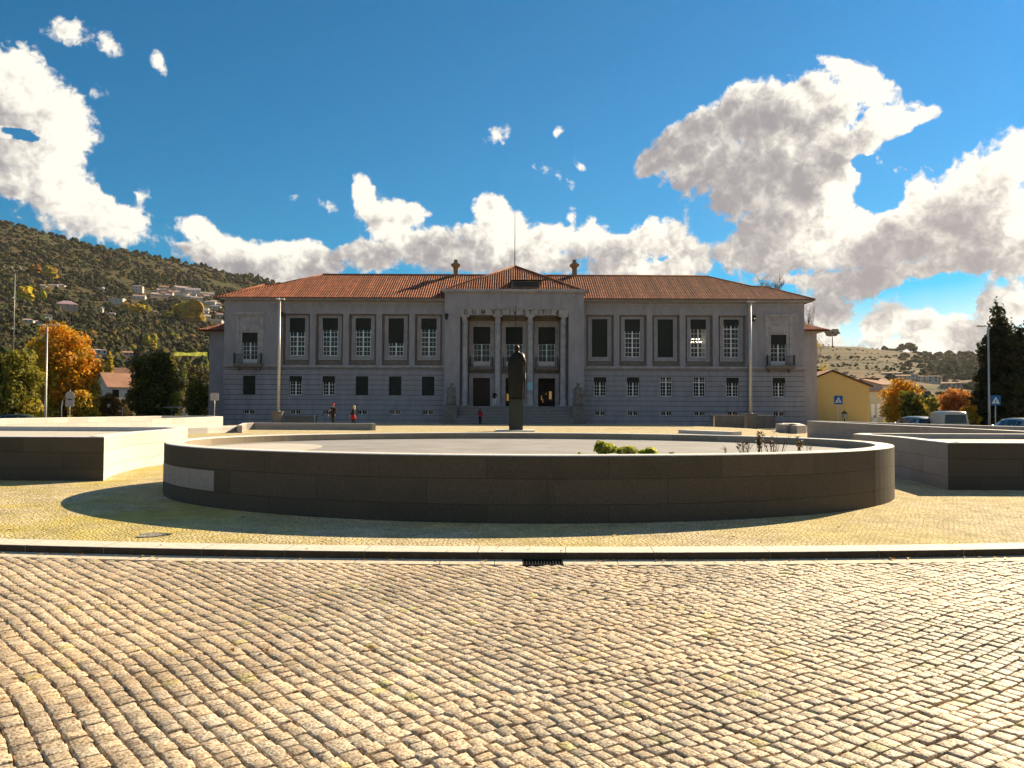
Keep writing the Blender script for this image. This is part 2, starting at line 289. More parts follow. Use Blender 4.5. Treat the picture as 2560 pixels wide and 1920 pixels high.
M_red = mat('sign_red', (.45, .02, .02), .4); M_yellow = mat('painted_yellow', (.55, .50, .03), .5)
M_bark = mat('bark', (.10, .07, .045), .95, (.05, .035, .025), 8, 5, .02, 20)
M_twig = mat('pale_twig', (.22, .165, .13), .9)
M_stem = mat('dry_stem', (.17, .10, .06), .9)
M_leaf = mat('leaf', (.3, .3, .3), .6, attr=True, transl=.45, spec=.25)
M_canopy = mat('canopy', (1, 1, 1), .9, (.55, .55, .55), .35, 6, attr=True, spec=.05)  # light and dark mottle paints the shading of leaf clumps
M_skin = mat('skin', (.55, .33, .24), .6)
M_clothd = mat('dark_cloth', (.018, .015, .018), .9); M_clothr = mat('red_cloth', (.33, .01, .015), .85)
M_clothw = mat('white_cloth', (.65, .62, .58), .85); M_clothg = mat('grey_cloth', (.13, .12, .12), .9)
M_blond = mat('blond_hair', (.62, .48, .25), .7); M_hairb = mat('brown_hair', (.06, .035, .02), .7); M_capr = mat('red_cap', (.6, .03, .03), .7)
M_carw = mat('car_white', (.62, .54, .40), .3, coat=.6); M_carg = mat('car_silver', (.30, .32, .33), .3, metal=.5, coat=.6)
M_card = mat('car_dark_green', (.05, .09, .08), .3, metal=.3, coat=.6)
M_cglass = mat('car_glass', (.015, .025, .03), .05, spec=.7); M_tyre = mat('tyre_rubber', (.02, .02, .02), .9); M_rim = mat('alloy_rim', (.4, .4, .4), .35, metal=.8)
M_lampg = mat('lamp_lens', (.7, .65, .5), .3); M_tail = mat('tail_lens', (.4, .02, .02), .3)
M_ywall = mat('ochre_render', (.58, .42, .16), .9, (.52, .37, .15), .8, 6, lo=.3, hi=.7)
M_chim = mat('chimney_render', (.34, .24, .13), .9, (.24, .17, .10), 3)
M_cream = mat('cream_render', (.62, .55, .42), .9, (.55, .48, .36), 1.2)
M_white = mat('whitewash', (.62, .59, .56), .9, (.5, .47, .45), 1.0)
M_farwall = mat('far_white_wall', (.55, .52, .48), .9, (.45, .42, .38), .4)
M_farroof = mat('far_clay_roof', (.40, .21, .14), .9, (.28, .15, .10), .5)
M_asph = mat('asphalt', (.06, .058, .055), .9, (.045, .043, .04), 3)
M_rock = mat('dark_wood_fence', (.05, .03, .02), .9)
M_water = mat('puddle_water', (.02, .03, .04), .03, spec=1.0, bump=.05, bscale=22)
M_poster = mat('poster_paper', (.28, .50, .58), .6); M_bulb = mat('lit_bulb', (1.0, .85, .55), .5, emit=6)
M_warm = mat('lit_lobby', (.75, .42, .12), .6, emit=.12)
M_moss = mat('dead_leaf', (.30, .14, .04), .9, attr=False)

# ------------------------------------------------------------------ helpers
class MB:
    def __init__(s): s.v = []; s.f = []; s.mi = []; s.uv = {}; s.col = []; s.smooth = []
    def vert(s, p, c=None): s.v.append(tuple(p)); s.col.append(c); return len(s.v) - 1
    def face(s, idx, mi=0, uv=None, smooth=False):
        s.f.append(tuple(idx)); s.mi.append(mi); s.smooth.append(smooth)
        if uv: s.uv[len(s.f) - 1] = uv
    def quad(s, a, b, c, d, mi=0, uv=None, col=None):
        n = len(s.v); s.v += [tuple(a), tuple(b), tuple(c), tuple(d)]; s.col += [col] * 4
        s.face((n, n + 1, n + 2, n + 3), mi, uv)
    def box(s, x0, x1, y0, y1, z0, z1, mi=0, col=None):
        n = len(s.v)
        for z in (z0, z1):
            for (x, y) in ((x0, y0), (x1, y0), (x1, y1), (x0, y1)): s.v.append((x, y, z)); s.col.append(col)
        for q in ((0, 3, 2, 1), (4, 5, 6, 7), (0, 1, 5, 4), (1, 2, 6, 5), (2, 3, 7, 6), (3, 0, 4, 7)): s.face([n + i for i in q], mi)
    def ring_loft(s, rings, mi=0, cap=True, smooth=True, closed=True, col=None):
        n0 = len(s.v); k = len(rings[0])
        for r in rings:
            for p in r: s.v.append(tuple(p)); s.col.append(col)
        for i in range(len(rings) - 1):
            for j in range(k if closed else k - 1):
                a = n0 + i * k + j; b = n0 + i * k + (j + 1) % k
                s.face((a, b, b + k, a + k), mi, smooth=smooth)
        if cap and closed:
            s.face([n0 + j for j in range(k)][::-1], mi); s.face([n0 + (len(rings) - 1) * k + j for j in range(k)], mi)
    def tube(s, pts, rad, k=8, mi=0, smooth=True, col=None, cap=True):
        pts = [Vector(p) for p in pts]; rings = []
        for i, p in enumerate(pts):
            d = (pts[min(i + 1, len(pts) - 1)] - pts[max(i - 1, 0)]).normalized()
            up = Vector((0, 0, 1)) if abs(d.z) < .9 else Vector((1, 0, 0))
            a = d.cross(up).normalized(); b = a.cross(d).normalized()
            r = rad[i] if isinstance(rad, (list, tuple)) else rad
            rings.append([p + a * r * cos(t * 2 * pi / k) + b * r * sin(t * 2 * pi / k) for t in range(k)])
        s.ring_loft(rings, mi, cap, smooth, True, col)
    def lathe(s, c, prof, k=16, mi=0, smooth=True, col=None):
        s.ring_loft([[(c[0] + r * cos(t * 2 * pi / k), c[1] + r * sin(t * 2 * pi / k), c[2] + z) for t in range(k)] for (r, z) in prof], mi, True, smooth, True, col)
    def build(s, name, mats, parent=None, loc=None):
        if not isinstance(mats, (list, tuple)): mats = [mats]
        me = bpy.data.meshes.new(name); me.from_pydata(s.v, [], s.f)
        for m in mats: me.materials.append(m)
        me.polygons.foreach_set('material_index', s.mi); me.polygons.foreach_set('use_smooth', s.smooth)
        if s.uv:
            ul = me.uv_layers.new(name='UVMap'); arr = [0.0] * (2 * len(me.loops)); 
            for fi, uvs in s.uv.items():
                st = me.polygons[fi].loop_start
                for k, (u, v) in enumerate(uvs): arr[2 * (st + k)] = u; arr[2 * (st + k) + 1] = v
            ul.data.foreach_set('uv', arr)
        if any(c is not None for c in s.col):
            ca = me.color_attributes.new('tint', 'FLOAT_COLOR', 'POINT'); a = []
            for c in s.col: a += [*(c or (1, 1, 1)), 1.0]
            ca.data.foreach_set('color', a)
        me.update()
        o = bpy.data.objects.new(name, me); COL.objects.link(o)
        if parent is not None: o.parent = parent
        if loc is not None: o.location = loc
        return o
def thing(name, label, cat, loc=(0, 0, 0), rz=0, group=None):
    o = bpy.data.objects.new(name, None); COL.objects.link(o); o.empty_display_size = .3
    o.location = loc; o.rotation_euler = (0, 0, rz); o['label'] = label; o['category'] = cat
    if group: o['group'] = group
    return o
def tag(o, label=None, cat=None, group=None, kind=None):
    if label: o['label'] = label
    if cat: o['category'] = cat
    if group: o['group'] = group
    if kind: o['kind'] = kind
    return o
def copy_tree(o, parent=None):
    c = o.copy(); COL.objects.link(c)
    if parent is not None: c.parent = parent
    for ch in list(o.children): copy_tree(ch, c)
    return c
def sstep(a, b, x):
    t = max(0, min(1, (x - a) / (b - a))); return t * t * (3 - 2 * t)
def lerp(a, b, t): return a + (b - a) * t
# ------------------------------------------------------------------ ground
def interp(tab, x):
    if x <= tab[0][0]: return tab[0][1]
    for (a, b), (c, d) in zip(tab, tab[1:]):
        if x <= c: return lerp(b, d, (x - a) / (c - a))
    return tab[-1][1]
GP = [(8, .076), (8.9, .078), (11, .10), (22, .10), (30, .11), (45, .15), (60, .10), (72, -.05), (88, -.2), (130, -.3)]
def G(x, y):
    z = interp(GP, y)
    z = lerp(z, -.38, sstep(17.8, 20.5, x) * sstep(18, 26, y) * (1 if y < 72 else 1))
    z = lerp(z, -.60, sstep(-25.5, -28, x) * sstep(18, 26, y))
    return z
KR = 45.0
def yk(x): return 8.44 + x * x / (2 * KR)       # front face of the kerb
# cobbled road in the foreground
def build_road():
    mb = MB()
    A = Vector((.574, -.819)); C = Vector((.819, .574))
    rng = random.Random(3); NR = 395
    sl = [-17.0]; tl = [-17.0]
    for i in range(NR): sl.append(sl[-1] + rng.uniform(.074, .104)); tl.append(tl[-1] + rng.uniform(.072, .106))
    so_ = [rng.uniform(-.06, .06) for _ in range(NR)]; to_ = [rng.uniform(-.06, .06) for _ in range(NR)]
    for i in range(NR):
        for j in range(NR):
            s, t, w, ln = sl[i], tl[j], sl[i + 1] - sl[i], tl[j + 1] - tl[j]
            def pt(ss, tt):
                wob = .012 * sin(tt * .9 + 1.3) + .010 * sin(tt * 2.7 + ss * .7) + .03 * sin(ss * .45 + .4) * sin(tt * .35)
                q = C * (ss + wob) + A * (tt + .05 * sin(ss * 1.1) + .012 * sin(ss * 3.1 + tt)); return q.x, q.y + 5.5 - .058 * (min(q.x, 0) ** 2 if q.x > -4 else 16 + 8 * (-q.x - 4))
            cx, cy = pt(s + w / 2, t + ln / 2)
            if 2.0 < cy < yk(cx) - .285 and abs(cx) < 8.6:
                wr = sstep(-1.2, 1.4, cx - .25 * (cy - 4.5)); dt = to_[i] * (1 - wr) * 1.0; dsx = so_[j] * wr * 1.0
                g = .002 + rng.random() * .0035
                cr = []
                for (ss, tt) in ((s, t), (s + w, t), (s + w, t + ln), (s, t + ln)):
                    jx, jy = rng.uniform(-.006, .006), rng.uniform(-.006, .006)
                    ss2 = ss + (g if ss == s else -g) + dsx; tt2 = tt + (g if tt == t else -g) + dt
                    x, y = pt(ss2, tt2); cr.append((x + jx, y + jy))
                tilt = (rng.uniform(-.045, .045), rng.uniform(-.045, .045)); h = rng.uniform(-.006, .004)
                lf = noise.noise(Vector((cx * .8, cy * .8, 2))) + .5 * noise.noise(Vector((cx * 2.5, cy * 2.5, 6))); v = rng.uniform(.68, 1.10) * (1 + .28 * lf); wm = rng.uniform(-.05, .05) + .05 * noise.noise(Vector((cx * .5, cy * .5, 9)))
                c = (v * (1 + wm), v, v * (1 - wm * 1.4))
                if rng.random() < .02: c = (c[0] * .88, c[1] * .95, c[2] * .65)
                K = 4; n0 = len(mb.v)
                for jj in range(K):
                    for ii in range(K):
                        a, b = (0, .09, .91, 1)[ii], (0, .09, .91, 1)[jj]
                        # pull corners in for a rounded outline
                        ra = .5 + (a - .5) * (1 - .04 * (abs(b - .5) * 2) ** 3); rb = .5 + (b - .5) * (1 - .04 * (abs(a - .5) * 2) ** 3)
                        x = lerp(lerp(cr[0][0], cr[1][0], ra), lerp(cr[3][0], cr[2][0], ra), rb)
                        y = lerp(lerp(cr[0][1], cr[1][1], ra), lerp(cr[3][1], cr[2][1], ra), rb)
                        edge = ii in (0, 3) or jj in (0, 3)
                        z = h + tilt[0] * (x - cx) + tilt[1] * (y - cy) - (.005 if edge else 0) + rng.uniform(-.0016, .0016)
                        mb.v.append((x, y, z)); mb.col.append(c)
                for jj in range(3):
                    for ii in range(3):
                        q = n0 + jj * 4 + ii; mb.face((q, q + 1, q + 5, q + 4), 0, smooth=True)
                per = [0, 1, 2, 3, 7, 11, 15, 14, 13, 12, 8, 4]; m0 = len(mb.v)
                for k in per:
                    x, y, z = mb.v[n0 + k]; mb.v.append((cx + (x - cx) * 1.03, cy + (y - cy) * 1.03, -.035)); mb.col.append(c)
                for k in range(12):
                    a, b = per[k], per[(k + 1) % 12]
                    mb.face((n0 + a, m0 + k, m0 + (k + 1) % 12, n0 + b), 0, smooth=False)
    # earth in the joints
    n = 40
    for i in range(n):
        for j in range(14):
            x0, x1 = lerp(-8.6, 8.6, i / n), lerp(-8.6, 8.6, (i + 1) / n)
            def yy(x, k): return lerp(1.9, yk(x) - .20, k / 14)
            mb.quad((x0, yy(x0, j), -.026), (x1, yy(x1, j), -.026), (x1, yy(x1, j + 1), -.026), (x0, yy(x0, j + 1), -.026), 1, col=(1, 1, 1))
    o = mb.build('cobbled_road', [M_cobble, M_joint]); tag(o, kind='structure')
    # rest of the road: beside and behind the camera
    mb = MB()
    mb.quad((-60, -60, -.012), (60, -60, -.012), (60, 1.95, -.012), (-60, 1.95, -.012))
    for sg in (-1, 1):
        for i in range(20):
            xa, xb = sg * lerp(8.55, 60, i / 20), sg * lerp(8.55, 60, (i + 1) / 20)
            if xa > xb: xa, xb = xb, xa
            mb.quad((xa, 1.95, -.012), (xb, 1.95, -.012), (xb, min(yk(xb), 22) - .14, -.012), (xa, min(yk(xa), 22) - .14, -.012))
    tag(mb.build('road', M_road), kind='structure')
    # gutter and kerb of long stones
    mg = MB(); mk = MB(); rng = random.Random(5)
    x = -30.0
    while x < 30:
        L_ = rng.uniform(.85, 1.25); x2 = x + L_; sub = 3
        for q in range(sub):
            a = x + L_ * q / sub + (.003 if q == 0 else 0); b = x + L_ * (q + 1) / sub - (.003 if q == sub - 1 else 0)
            sk = .05
            f0, f1 = yk(a), yk(b); t0, t1 = f0 + .33, f1 + .33; bev = .004
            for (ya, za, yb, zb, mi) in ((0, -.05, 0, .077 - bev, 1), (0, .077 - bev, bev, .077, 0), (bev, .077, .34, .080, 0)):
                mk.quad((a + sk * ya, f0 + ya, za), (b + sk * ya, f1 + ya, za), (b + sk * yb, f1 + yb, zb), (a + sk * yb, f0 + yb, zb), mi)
        mk.quad((x + .003, yk(x), -.05), (x + .003, yk(x), .067), (x + .02, yk(x) + .34, .077), (x + .02, yk(x) + .33, -.05))
        mk.quad((x2 - .003, yk(x2), -.05), (x2 - .003, yk(x2), .067), (x2 + .014, yk(x2) + .34, .077), (x2 + .014, yk(x2) + .33, -.05))
        x = x2
    x = -30.0
    gx0, gx1 = P(1307, 1405, 8.25).x, P(1408, 1405, 8.25).x
    while x < 30:
        L_ = rng.uniform(.5, .9); x2 = x + L_
        if x < gx0 < x2: x2 = gx0
        if abs(x - gx0) < 1e-6: x2 = gx1
        if not abs(x - gx0) < 1e-6:
            a, b = x + .003, x2 - .003; f0, f1 = yk(a), yk(b); o0, o1 = rng.uniform(-.012, .01), rng.uniform(-.012, .01)
            mg.quad((a, f0 - .235 + o0, -.006), (b, f1 - .235 + o1, -.006), (b, f1, .001), (a, f0, .001))
            mg.quad((a, f0 - .235 + o0, -.03), (b, f1 - .235 + o1, -.03), (b, f1 - .235 + o1, -.006), (a, f0 - .235 + o0, -.006))
        x = x2
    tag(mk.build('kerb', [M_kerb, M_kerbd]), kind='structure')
    tag(mg.build('gutter', M_gutter), kind='structure')
    g = MB(); y0, y1 = yk(gx0) - .235, yk(gx0)
    g.box(gx0 + .002, gx1 - .002, y0 - .02, y0, -.03, .002); g.box(gx0 + .002, gx1 - .002, y1 - .015, y1 - .001, -.03, .004)
    n = 13
    for i in range(n + 1):
        xx = lerp(gx0 + .004, gx1 - .014, i / n); g.box(xx, xx + .010, y0, y1 - .015, -.03, .001)
    g.box(gx0 + .002, gx1 - .002, y0, y1 - .01, -.09, -.085)
    tag(g.build('drain_grate', M_iron), 'dark iron drain grate set in the gutter below the kerb', 'drain grate')
build_road()

def build_plaza():
    mb = MB()
    xs = [-92 + i * 2.0 for i in range(93)]
    xs = sorted(set([round(x, 3) for x in xs] + [round(-16 + i * .5, 3) for i in range(65)]))
    ss = [0, .3, .8, 1.5, 2.5, 4, 6, 8, 10, 12, 14, 17, 20, 24, 28, 32, 36, 40, 44, 48, 52, 56, 60, 64, 68, 72, 76, 80, 88, 96, 104, 112]
    def base(x): return min(yk(x), 24) + .336
    idx = {}
    for i, x in enumerate(xs):
        for j, s_ in enumerate(ss):
            y = base(x) + s_ if s_ < 30 else lerp(base(x) + s_, 8.78 + s_, sstep(30, 50, s_))
            z = G(x, y)
            if s_ == 0: z = .076
            else: z += .006 * noise.noise(Vector((x * .3, y * .3, 0)))
            idx[i, j] = mb.vert((x, y, z))
    for i in range(len(xs) - 1):
        for j in range(len(ss) - 1):
            mb.face((idx[i, j], idx[i + 1, j], idx[i + 1, j + 1], idx[i, j + 1]), 0, smooth=True)
    tag(mb.build('plaza_pavement', M_pave), kind='structure')
    # streets each side, laid over the paving
    def strip(name, x0, x1, y0, y1, m):
        b = MB(); nx, ny = 14, 40; ii = {}
        for i in range(nx + 1):
            for j in range(ny + 1):
                x, y = lerp(x0, x1, i / nx), lerp(y0, y1, j / ny); ii[i, j] = b.vert((x, y, G(x, y) + .03))
        for i in range(nx):
            for j in range(ny): b.face((ii[i, j], ii[i + 1, j], ii[i + 1, j + 1], ii[i, j + 1]), 0, smooth=True)
        tag(b.build(name, m), kind='structure')
    strip('street', 21, 34, 34, 118, M_asph)
    strip('street', -60, -30, 56, 100, M_asph)
    # puddle
    p = P(376, 1340, 9.35); b = MB(); k = 28; ring = []
    for t in range(k):
        a = t * 2 * pi / k; rr = 1 + .18 * sin(3 * a + 1) + .1 * sin(5 * a)
        ring.append((p.x + .17 * rr * cos(a), 9.42 + .17 * rr * sin(a), G(p.x, 9.4) + .008))
    n = len(b.v); b.v += ring; b.col += [None] * k; b.face(range(k), 0)
    tag(b.build('puddle', M_water), kind='structure')
build_plaza()

# ------------------------------------------------------------------ low granite walls
def wall_path(mb, pts, th, z0f, z1, closed=False, side=1, mi_side=0, mi_top=1, dark=None, mi_in=None, taper=False):
    """pts: outline of the outer face; the wall thickens to its left*side. UVs in metres."""
    P2 = [Vector(p) for p in pts]; n = len(P2); nor = []; inn = []
    for i in range(n):
        d0 = (P2[i] - P2[i - 1]).normalized() if (closed or i > 0) else (P2[1] - P2[0]).normalized()
        d1 = (P2[(i + 1) % n] - P2[i]).normalized() if (closed or i < n - 1) else d0
        n0, n1 = Vector((-d0.y, d0.x)) * side, Vector((-d1.y, d1.x)) * side
        m_ = (n0 + n1) / max(.35, 1 + n0.dot(n1)); nor.append(m_); inn.append(P2[i] + m_ * th)
    if taper: inn[0] = P2[0] + (P2[1] - P2[0]).normalized() * .01
    u = [0]
    for i in range(1, n + 1): u.append(u[-1] + (P2[i % n] - P2[i - 1]).length)
    bev = .012; m = n if closed else n - 1
    for i in range(m):
        a, b = P2[i], P2[(i + 1) % n]; c, d = inn[(i + 1) % n], inn[i]; ua, ub = u[i], u[i + 1]
        ab, bb = a + nor[i] * bev, b + nor[(i + 1) % n] * bev; cb, db = c - nor[(i + 1) % n] * bev, d - nor[i] * bev
        za, zb = z0f(a.x, a.y) - .05, z0f(b.x, b.y) - .05
        dd_ = (b - a).normalized(); fm = dark if (dark is not None and abs(dd_.x) > .93 and a.y < 22 and (-dd_.y * side) ** 2 < .2 and dd_.x * side > 0) else mi_side  # camera-facing fronts take the dark slot, their shade painted as colour
        mb.quad((a.x, a.y, za), (b.x, b.y, zb), (b.x, b.y, z1 - bev), (a.x, a.y, z1 - bev), fm, [(ua, za), (ub, zb), (ub, z1), (ua, z1)])
        mb.quad((c.x, c.y, zb), (d.x, d.y, za), (d.x, d.y, z1 - bev), (c.x, c.y, z1 - bev), mi_side if mi_in is None else mi_in, [(ub + 3, zb), (ua + 3, za), (ua + 3, z1), (ub + 3, z1)])
        mb.quad((a.x, a.y, z1 - bev), (b.x, b.y, z1 - bev), (bb.x, bb.y, z1), (ab.x, ab.y, z1), mi_top, [(0, 0)] * 4)
        mb.quad((ab.x, ab.y, z1), (bb.x, bb.y, z1), (cb.x, cb.y, z1), (db.x, db.y, z1), mi_top, [(0, 0)] * 4)
        mb.quad((db.x, db.y, z1), (cb.x, cb.y, z1), (c.x, c.y, z1 - bev), (d.x, d.y, z1 - bev), mi_top, [(0, 0)] * 4)
    if not closed:
        for i in (0, n - 1):
            a, d = P2[i], inn[i]; z = z0f(a.x, a.y) - .05
            mb.quad((a.x, a.y, z), (d.x, d.y, z), (d.x, d.y, z1), (a.x, a.y, z1), mi_side, [(0, z), (th, z), (th, z1), (0, z1)])
    return inn
OC, OA, OB = Vector((.30, 15.2)), 6.60, 4.80
def oval(k, da=0, a0=0, a1=2 * pi, end=False):
    return [(OC.x + (OA + da) * cos(lerp(a0, a1, i / (k if not end else k - 1))), OC.y + (OB + da) * sin(lerp(a0, a1, i / (k if not end else k - 1)))) for i in range(k)]
ZT = .98
def build_oval():
    t = thing('oval_basin', 'large oval granite basin with a low curved wall in front of the courthouse', 'basin', (OC.x, OC.y, .1))
    loc = (-OC.x, -OC.y, -.1)
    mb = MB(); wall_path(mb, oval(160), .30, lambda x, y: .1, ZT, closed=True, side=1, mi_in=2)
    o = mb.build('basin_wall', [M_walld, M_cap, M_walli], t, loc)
    # newer pale blocks let into the left of the wall
    for (z0, z1, pa, pb) in ((.345, .645, 409, 536), (.10, .335, 409, 444)):
        mb = MB()
        def ang(px):
            r = ray(px, 1170); best = None
            for i in range(1440):
                a = pi + i * 2 * pi / 1440 / 2 - pi / 8
                x, y = OC.x + OA * cos(a), OC.y + OB * sin(a)
                dd = abs(x / y - r.x)
                if y < OC.y + 1 and x < OC.x and (best is None or dd < best[0]): best = (dd, a)
            return best[1]
        aa, ab = ang(pa) , ang(pb)
        K = 14
        for i in range(K):
            t0, t1 = lerp(aa, ab, i / K), lerp(aa, ab, (i + 1) / K)
            p0 = (OC.x + (OA + .006) * cos(t0), OC.y + (OB + .006) * sin(t0)); p1 = (OC.x + (OA + .006) * cos(t1), OC.y + (OB + .006) * sin(t1))
            q0 = (OC.x + (OA - .02) * cos(t0), OC.y + (OB - .02) * sin(t0)); q1 = (OC.x + (OA - .02) * cos(t1), OC.y + (OB - .02) * sin(t1))
            mb.quad((*p0, z0), (*p1, z0), (*p1, z1), (*p0, z1)); mb.quad((*p0, z1), (*p1, z1), (*q1, z1), (*q0, z1))
            if i == K - 1: mb.quad((*p1, z0), (*q1, z0), (*q1, z1), (*p1, z1))
        tag(mb.build('replacement_block', M_wallp, t, loc), 'paler newer granite block in the basin wall')
    mb = MB(); pts = oval(120, -.29); c = mb.vert((OC.x, OC.y, .835))
    for p in pts: mb.vert((*p, .835))
    for i in range(120): mb.face((c, c + 1 + i, c + 1 + (i + 1) % 120), 0)
    mb.build('gravel_bed', M_bed, t, loc)
    # paler lens at the left end of the bed
    mb = MB(); ring = []
    for i in range(50):
        a = i * 2 * pi / 50; ring.append((OC.x - 5.0 + 1.15 * cos(a), OC.y - .6 + 2.0 * sin(a), .8395))
    ring = [(x, y, z) for (x, y, z) in ring if ((x - OC.x) / (OA - .32)) ** 2 + ((y - OC.y) / (OB - .32)) ** 2 < .999]
    mb.v = ring; mb.col = [None] * len(ring); mb.face(range(len(ring)), 0)
    mb.build('pale_patch', M_bed2, t, loc)
build_oval()

def planter(name, label, outline, th, z1, floor=True, mats=None, z0=.1, fz=.13, closed=True, cat='garden wall', side=1, taper=False):
    cx = sum(p[0] for p in outline) / len(outline); cy = sum(p[1] for p in outline) / len(outline)
    t = thing(name, label, cat, (cx, cy, z0)); loc = (-cx, -cy, -z0)
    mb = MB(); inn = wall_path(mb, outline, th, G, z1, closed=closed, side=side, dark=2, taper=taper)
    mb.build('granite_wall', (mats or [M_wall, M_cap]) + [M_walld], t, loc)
    if floor:
        mb = MB(); pts = [Vector(p) + (Vector(q) - Vector(p)) * .5 for p, q in zip(outline, inn)]
        for p in pts: mb.vert((p.x, p.y, z1 - fz))
        mb.face(range(len(pts)), 0); mb.build('gravel_top', M_bed2, t, loc)
    return t
def arc_px(pts):                       # (px, D) list -> smooth xy outline
    q = [(WX(a, D), D) for a, D in pts]; out = []
    for i in range(len(q) - 1):
        p0, p1, p2, p3 = q[max(i - 1, 0)], q[i], q[i + 1], q[min(i + 2, len(q) - 1)]
        for k in range(6):
            t = k / 6
            out.append(tuple(.5 * ((2 * p1[j]) + (-p0[j] + p2[j]) * t + (2 * p0[j] - 5 * p1[j] + 4 * p2[j] - p3[j]) * t * t + (-p0[j] + 3 * p1[j] - 3 * p2[j] + p3[j]) * t ** 3) for j in (0, 1)))
    out.append(q[-1]); return out
# left front planter: front face at 16 m, curved right side that hugs the basin
side_l = arc_px([(262, 16.0), (287, 17.4), (345, 19.2), (412, 20.8), (470, 23.0)])
outline = side_l + [(side_l[-1][0] - .8, 23.9), (-16.5, 24.2), (-16.5, 16.0)]
planter('garden_wall', 'sunlit curved granite planter wall at the left edge beside the basin', outline, .30, ZT, closed=True)
# right front planter
side_r = arc_px([(2368, 14.9), (2300, 16.3), (2232, 18.0), (2131, 19.9)])
outline = (side_r + [(side_r[-1][0] + .5, 20.6), (15.2, 20.6), (15.2, 14.9)])[::-1]
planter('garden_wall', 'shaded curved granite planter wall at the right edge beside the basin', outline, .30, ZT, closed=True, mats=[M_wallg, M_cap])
# left rear walls
planter('garden_wall', 'long sunlit granite wall running back toward the street lamp on the left', [(-25.6, 26), (WX(0, 38.6), 38.6), (WX(392, 50.8), 50.8)][::-1], .35, ZT, floor=False, closed=False)
planter('garden_wall', 'short sunlit granite wall whose square end stands left of the courthouse corner', [(WX(380, 40.6), 40.6), (WX(558, 49.6), 49.6), (WX(522, 52), 52.2), (WX(392, 50.9) + .1, 51.3)], .35, ZT, floor=False, closed=False, taper=True)
# right rear walls
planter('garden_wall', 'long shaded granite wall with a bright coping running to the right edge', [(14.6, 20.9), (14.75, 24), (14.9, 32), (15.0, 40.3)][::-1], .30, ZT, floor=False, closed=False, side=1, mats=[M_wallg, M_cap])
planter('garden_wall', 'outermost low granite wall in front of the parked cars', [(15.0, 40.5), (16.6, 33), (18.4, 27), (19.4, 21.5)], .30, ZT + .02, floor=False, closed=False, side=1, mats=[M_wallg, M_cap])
# low benches / kerb walls of the square
def bench(label, pts, th, h, name='stone_bench', mats=None, side=1, z0=None):
    cx, cy = pts[0]; g = G(cx, cy) if z0 is None else z0
    mb = MB(); wall_path(mb, pts, th, lambda x, y: G(x, y), g + h, side=side)
    o = mb.build(name, mats or [M_wall, M_cap]); tag(o, label, 'stone bench'); return o
xa, xb = WX(624, 51), WX(923, 50.4)
bench('long low granite bench with a return block, below the two walkers', [(WX(606, 44), 44.0), (xa + .1, 50.2), (xa + .3, 51.0), (xb, 50.4), (xb + .25, 50.0)], .25, .42, side=1, mats=[M_wallg, M_cap])
bench('flat granite slab kerb behind the basin on the right', [(WX(1700, 46), 46.5), (WX(1832, 43), 43.2)], .8, .20, side=1)
bench('low granite block with a sunlit top by the right garden wall', [(WX(1939, 52), 52), (WX(2000, 46), 46.5), (WX(2022, 47), 47.5), (WX(2025, 52), 54)], 1.1, .5, side=1, mats=[M_wallg, M_cap])
bench('thin sunlit granite kerb on the left between the planter and the bench', [(WX(430, 41), 41), (WX(520, 43), 43), (WX(600, 46), 46)], .35, .34, side=1)
for (lab, pa, pb, zz) in (('dark granite parapet before the right half of the courthouse', 1784, 1938, 1038), ('dark granite parapet before the left half of the courthouse', 712, 786, 1040)):
    mb = MB(); D = 74; x0, x1 = WX(pa, D), WX(pb, D); zt = WZ((pa + pb) / 2, zz, D)
    mb.box(x0, x1, D, D + 1.2, G(x0, D) - .1, zt - .1); mb.box(x0 - .04, x1 + .04, D - .04, D + 1.24, zt - .1, zt)
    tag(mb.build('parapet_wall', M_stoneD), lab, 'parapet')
# ------------------------------------------------------------------ courthouse
X0 = WX(1285, 90); FY = 90.0; GZ = -.25
CH = thing('courthouse', 'long two storey grey courthouse with red tiled roof and columned portico', 'courthouse', (X0, FY, GZ))
def part(mb, name, mats, label=None, parent=None):
    o = mb.build(name, mats, parent or CH, (-X0, -FY, -GZ) if parent is None else None)
    if label: o['label'] = label
    return o
def relief(mb, x0, x1, z0, z1, y, paints, mi=0):
    """front wall at y with rectangles pushed back (depth > 0) or forward"""
    xs = {x0, x1}; zs = {z0, z1}
    for p in paints:
        for a in p[:2]:
            if x0 < a < x1: xs.add(a)
        for a in p[2:4]:
            if z0 < a < z1: zs.add(a)
    xs = sorted(xs); zs = sorted(zs); nx, nz = len(xs) - 1, len(zs) - 1
    dep = [[0.0] * nz for _ in range(nx)]; mm = [[mi] * nz for _ in range(nx)]
    for p in paints:
        for i in range(nx):
            cx = (xs[i] + xs[i + 1]) / 2
            if not p[0] < cx < p[1]: continue
            for j in range(nz):
                cz = (zs[j] + zs[j + 1]) / 2
                if p[2] < cz < p[3]:
                    dep[i][j] = p[4]
                    if len(p) > 5: mm[i][j] = p[5]
    for i in range(nx):
        for j in range(nz):
            a, b, c, d = xs[i], xs[i + 1], zs[j], zs[j + 1]; q = y + dep[i][j]
            mb.quad((a, q, c), (b, q, c), (b, q, d), (a, q, d), mm[i][j])
            if i + 1 < nx and dep[i + 1][j] != dep[i][j]:
                r = y + dep[i + 1][j]; m = mm[i][j] if dep[i][j] < dep[i + 1][j] else mm[i + 1][j]
                mb.quad((b, q, c), (b, r, c), (b, r, d), (b, q, d), m)
            if j + 1 < nz and dep[i][j + 1] != dep[i][j]:
                r = y + dep[i][j + 1]; m = mm[i][j] if dep[i][j] < dep[i][j + 1] else mm[i][j + 1]
                mb.quad((a, q, d), (b, q, d), (b, r, d), (a, r, d), m)
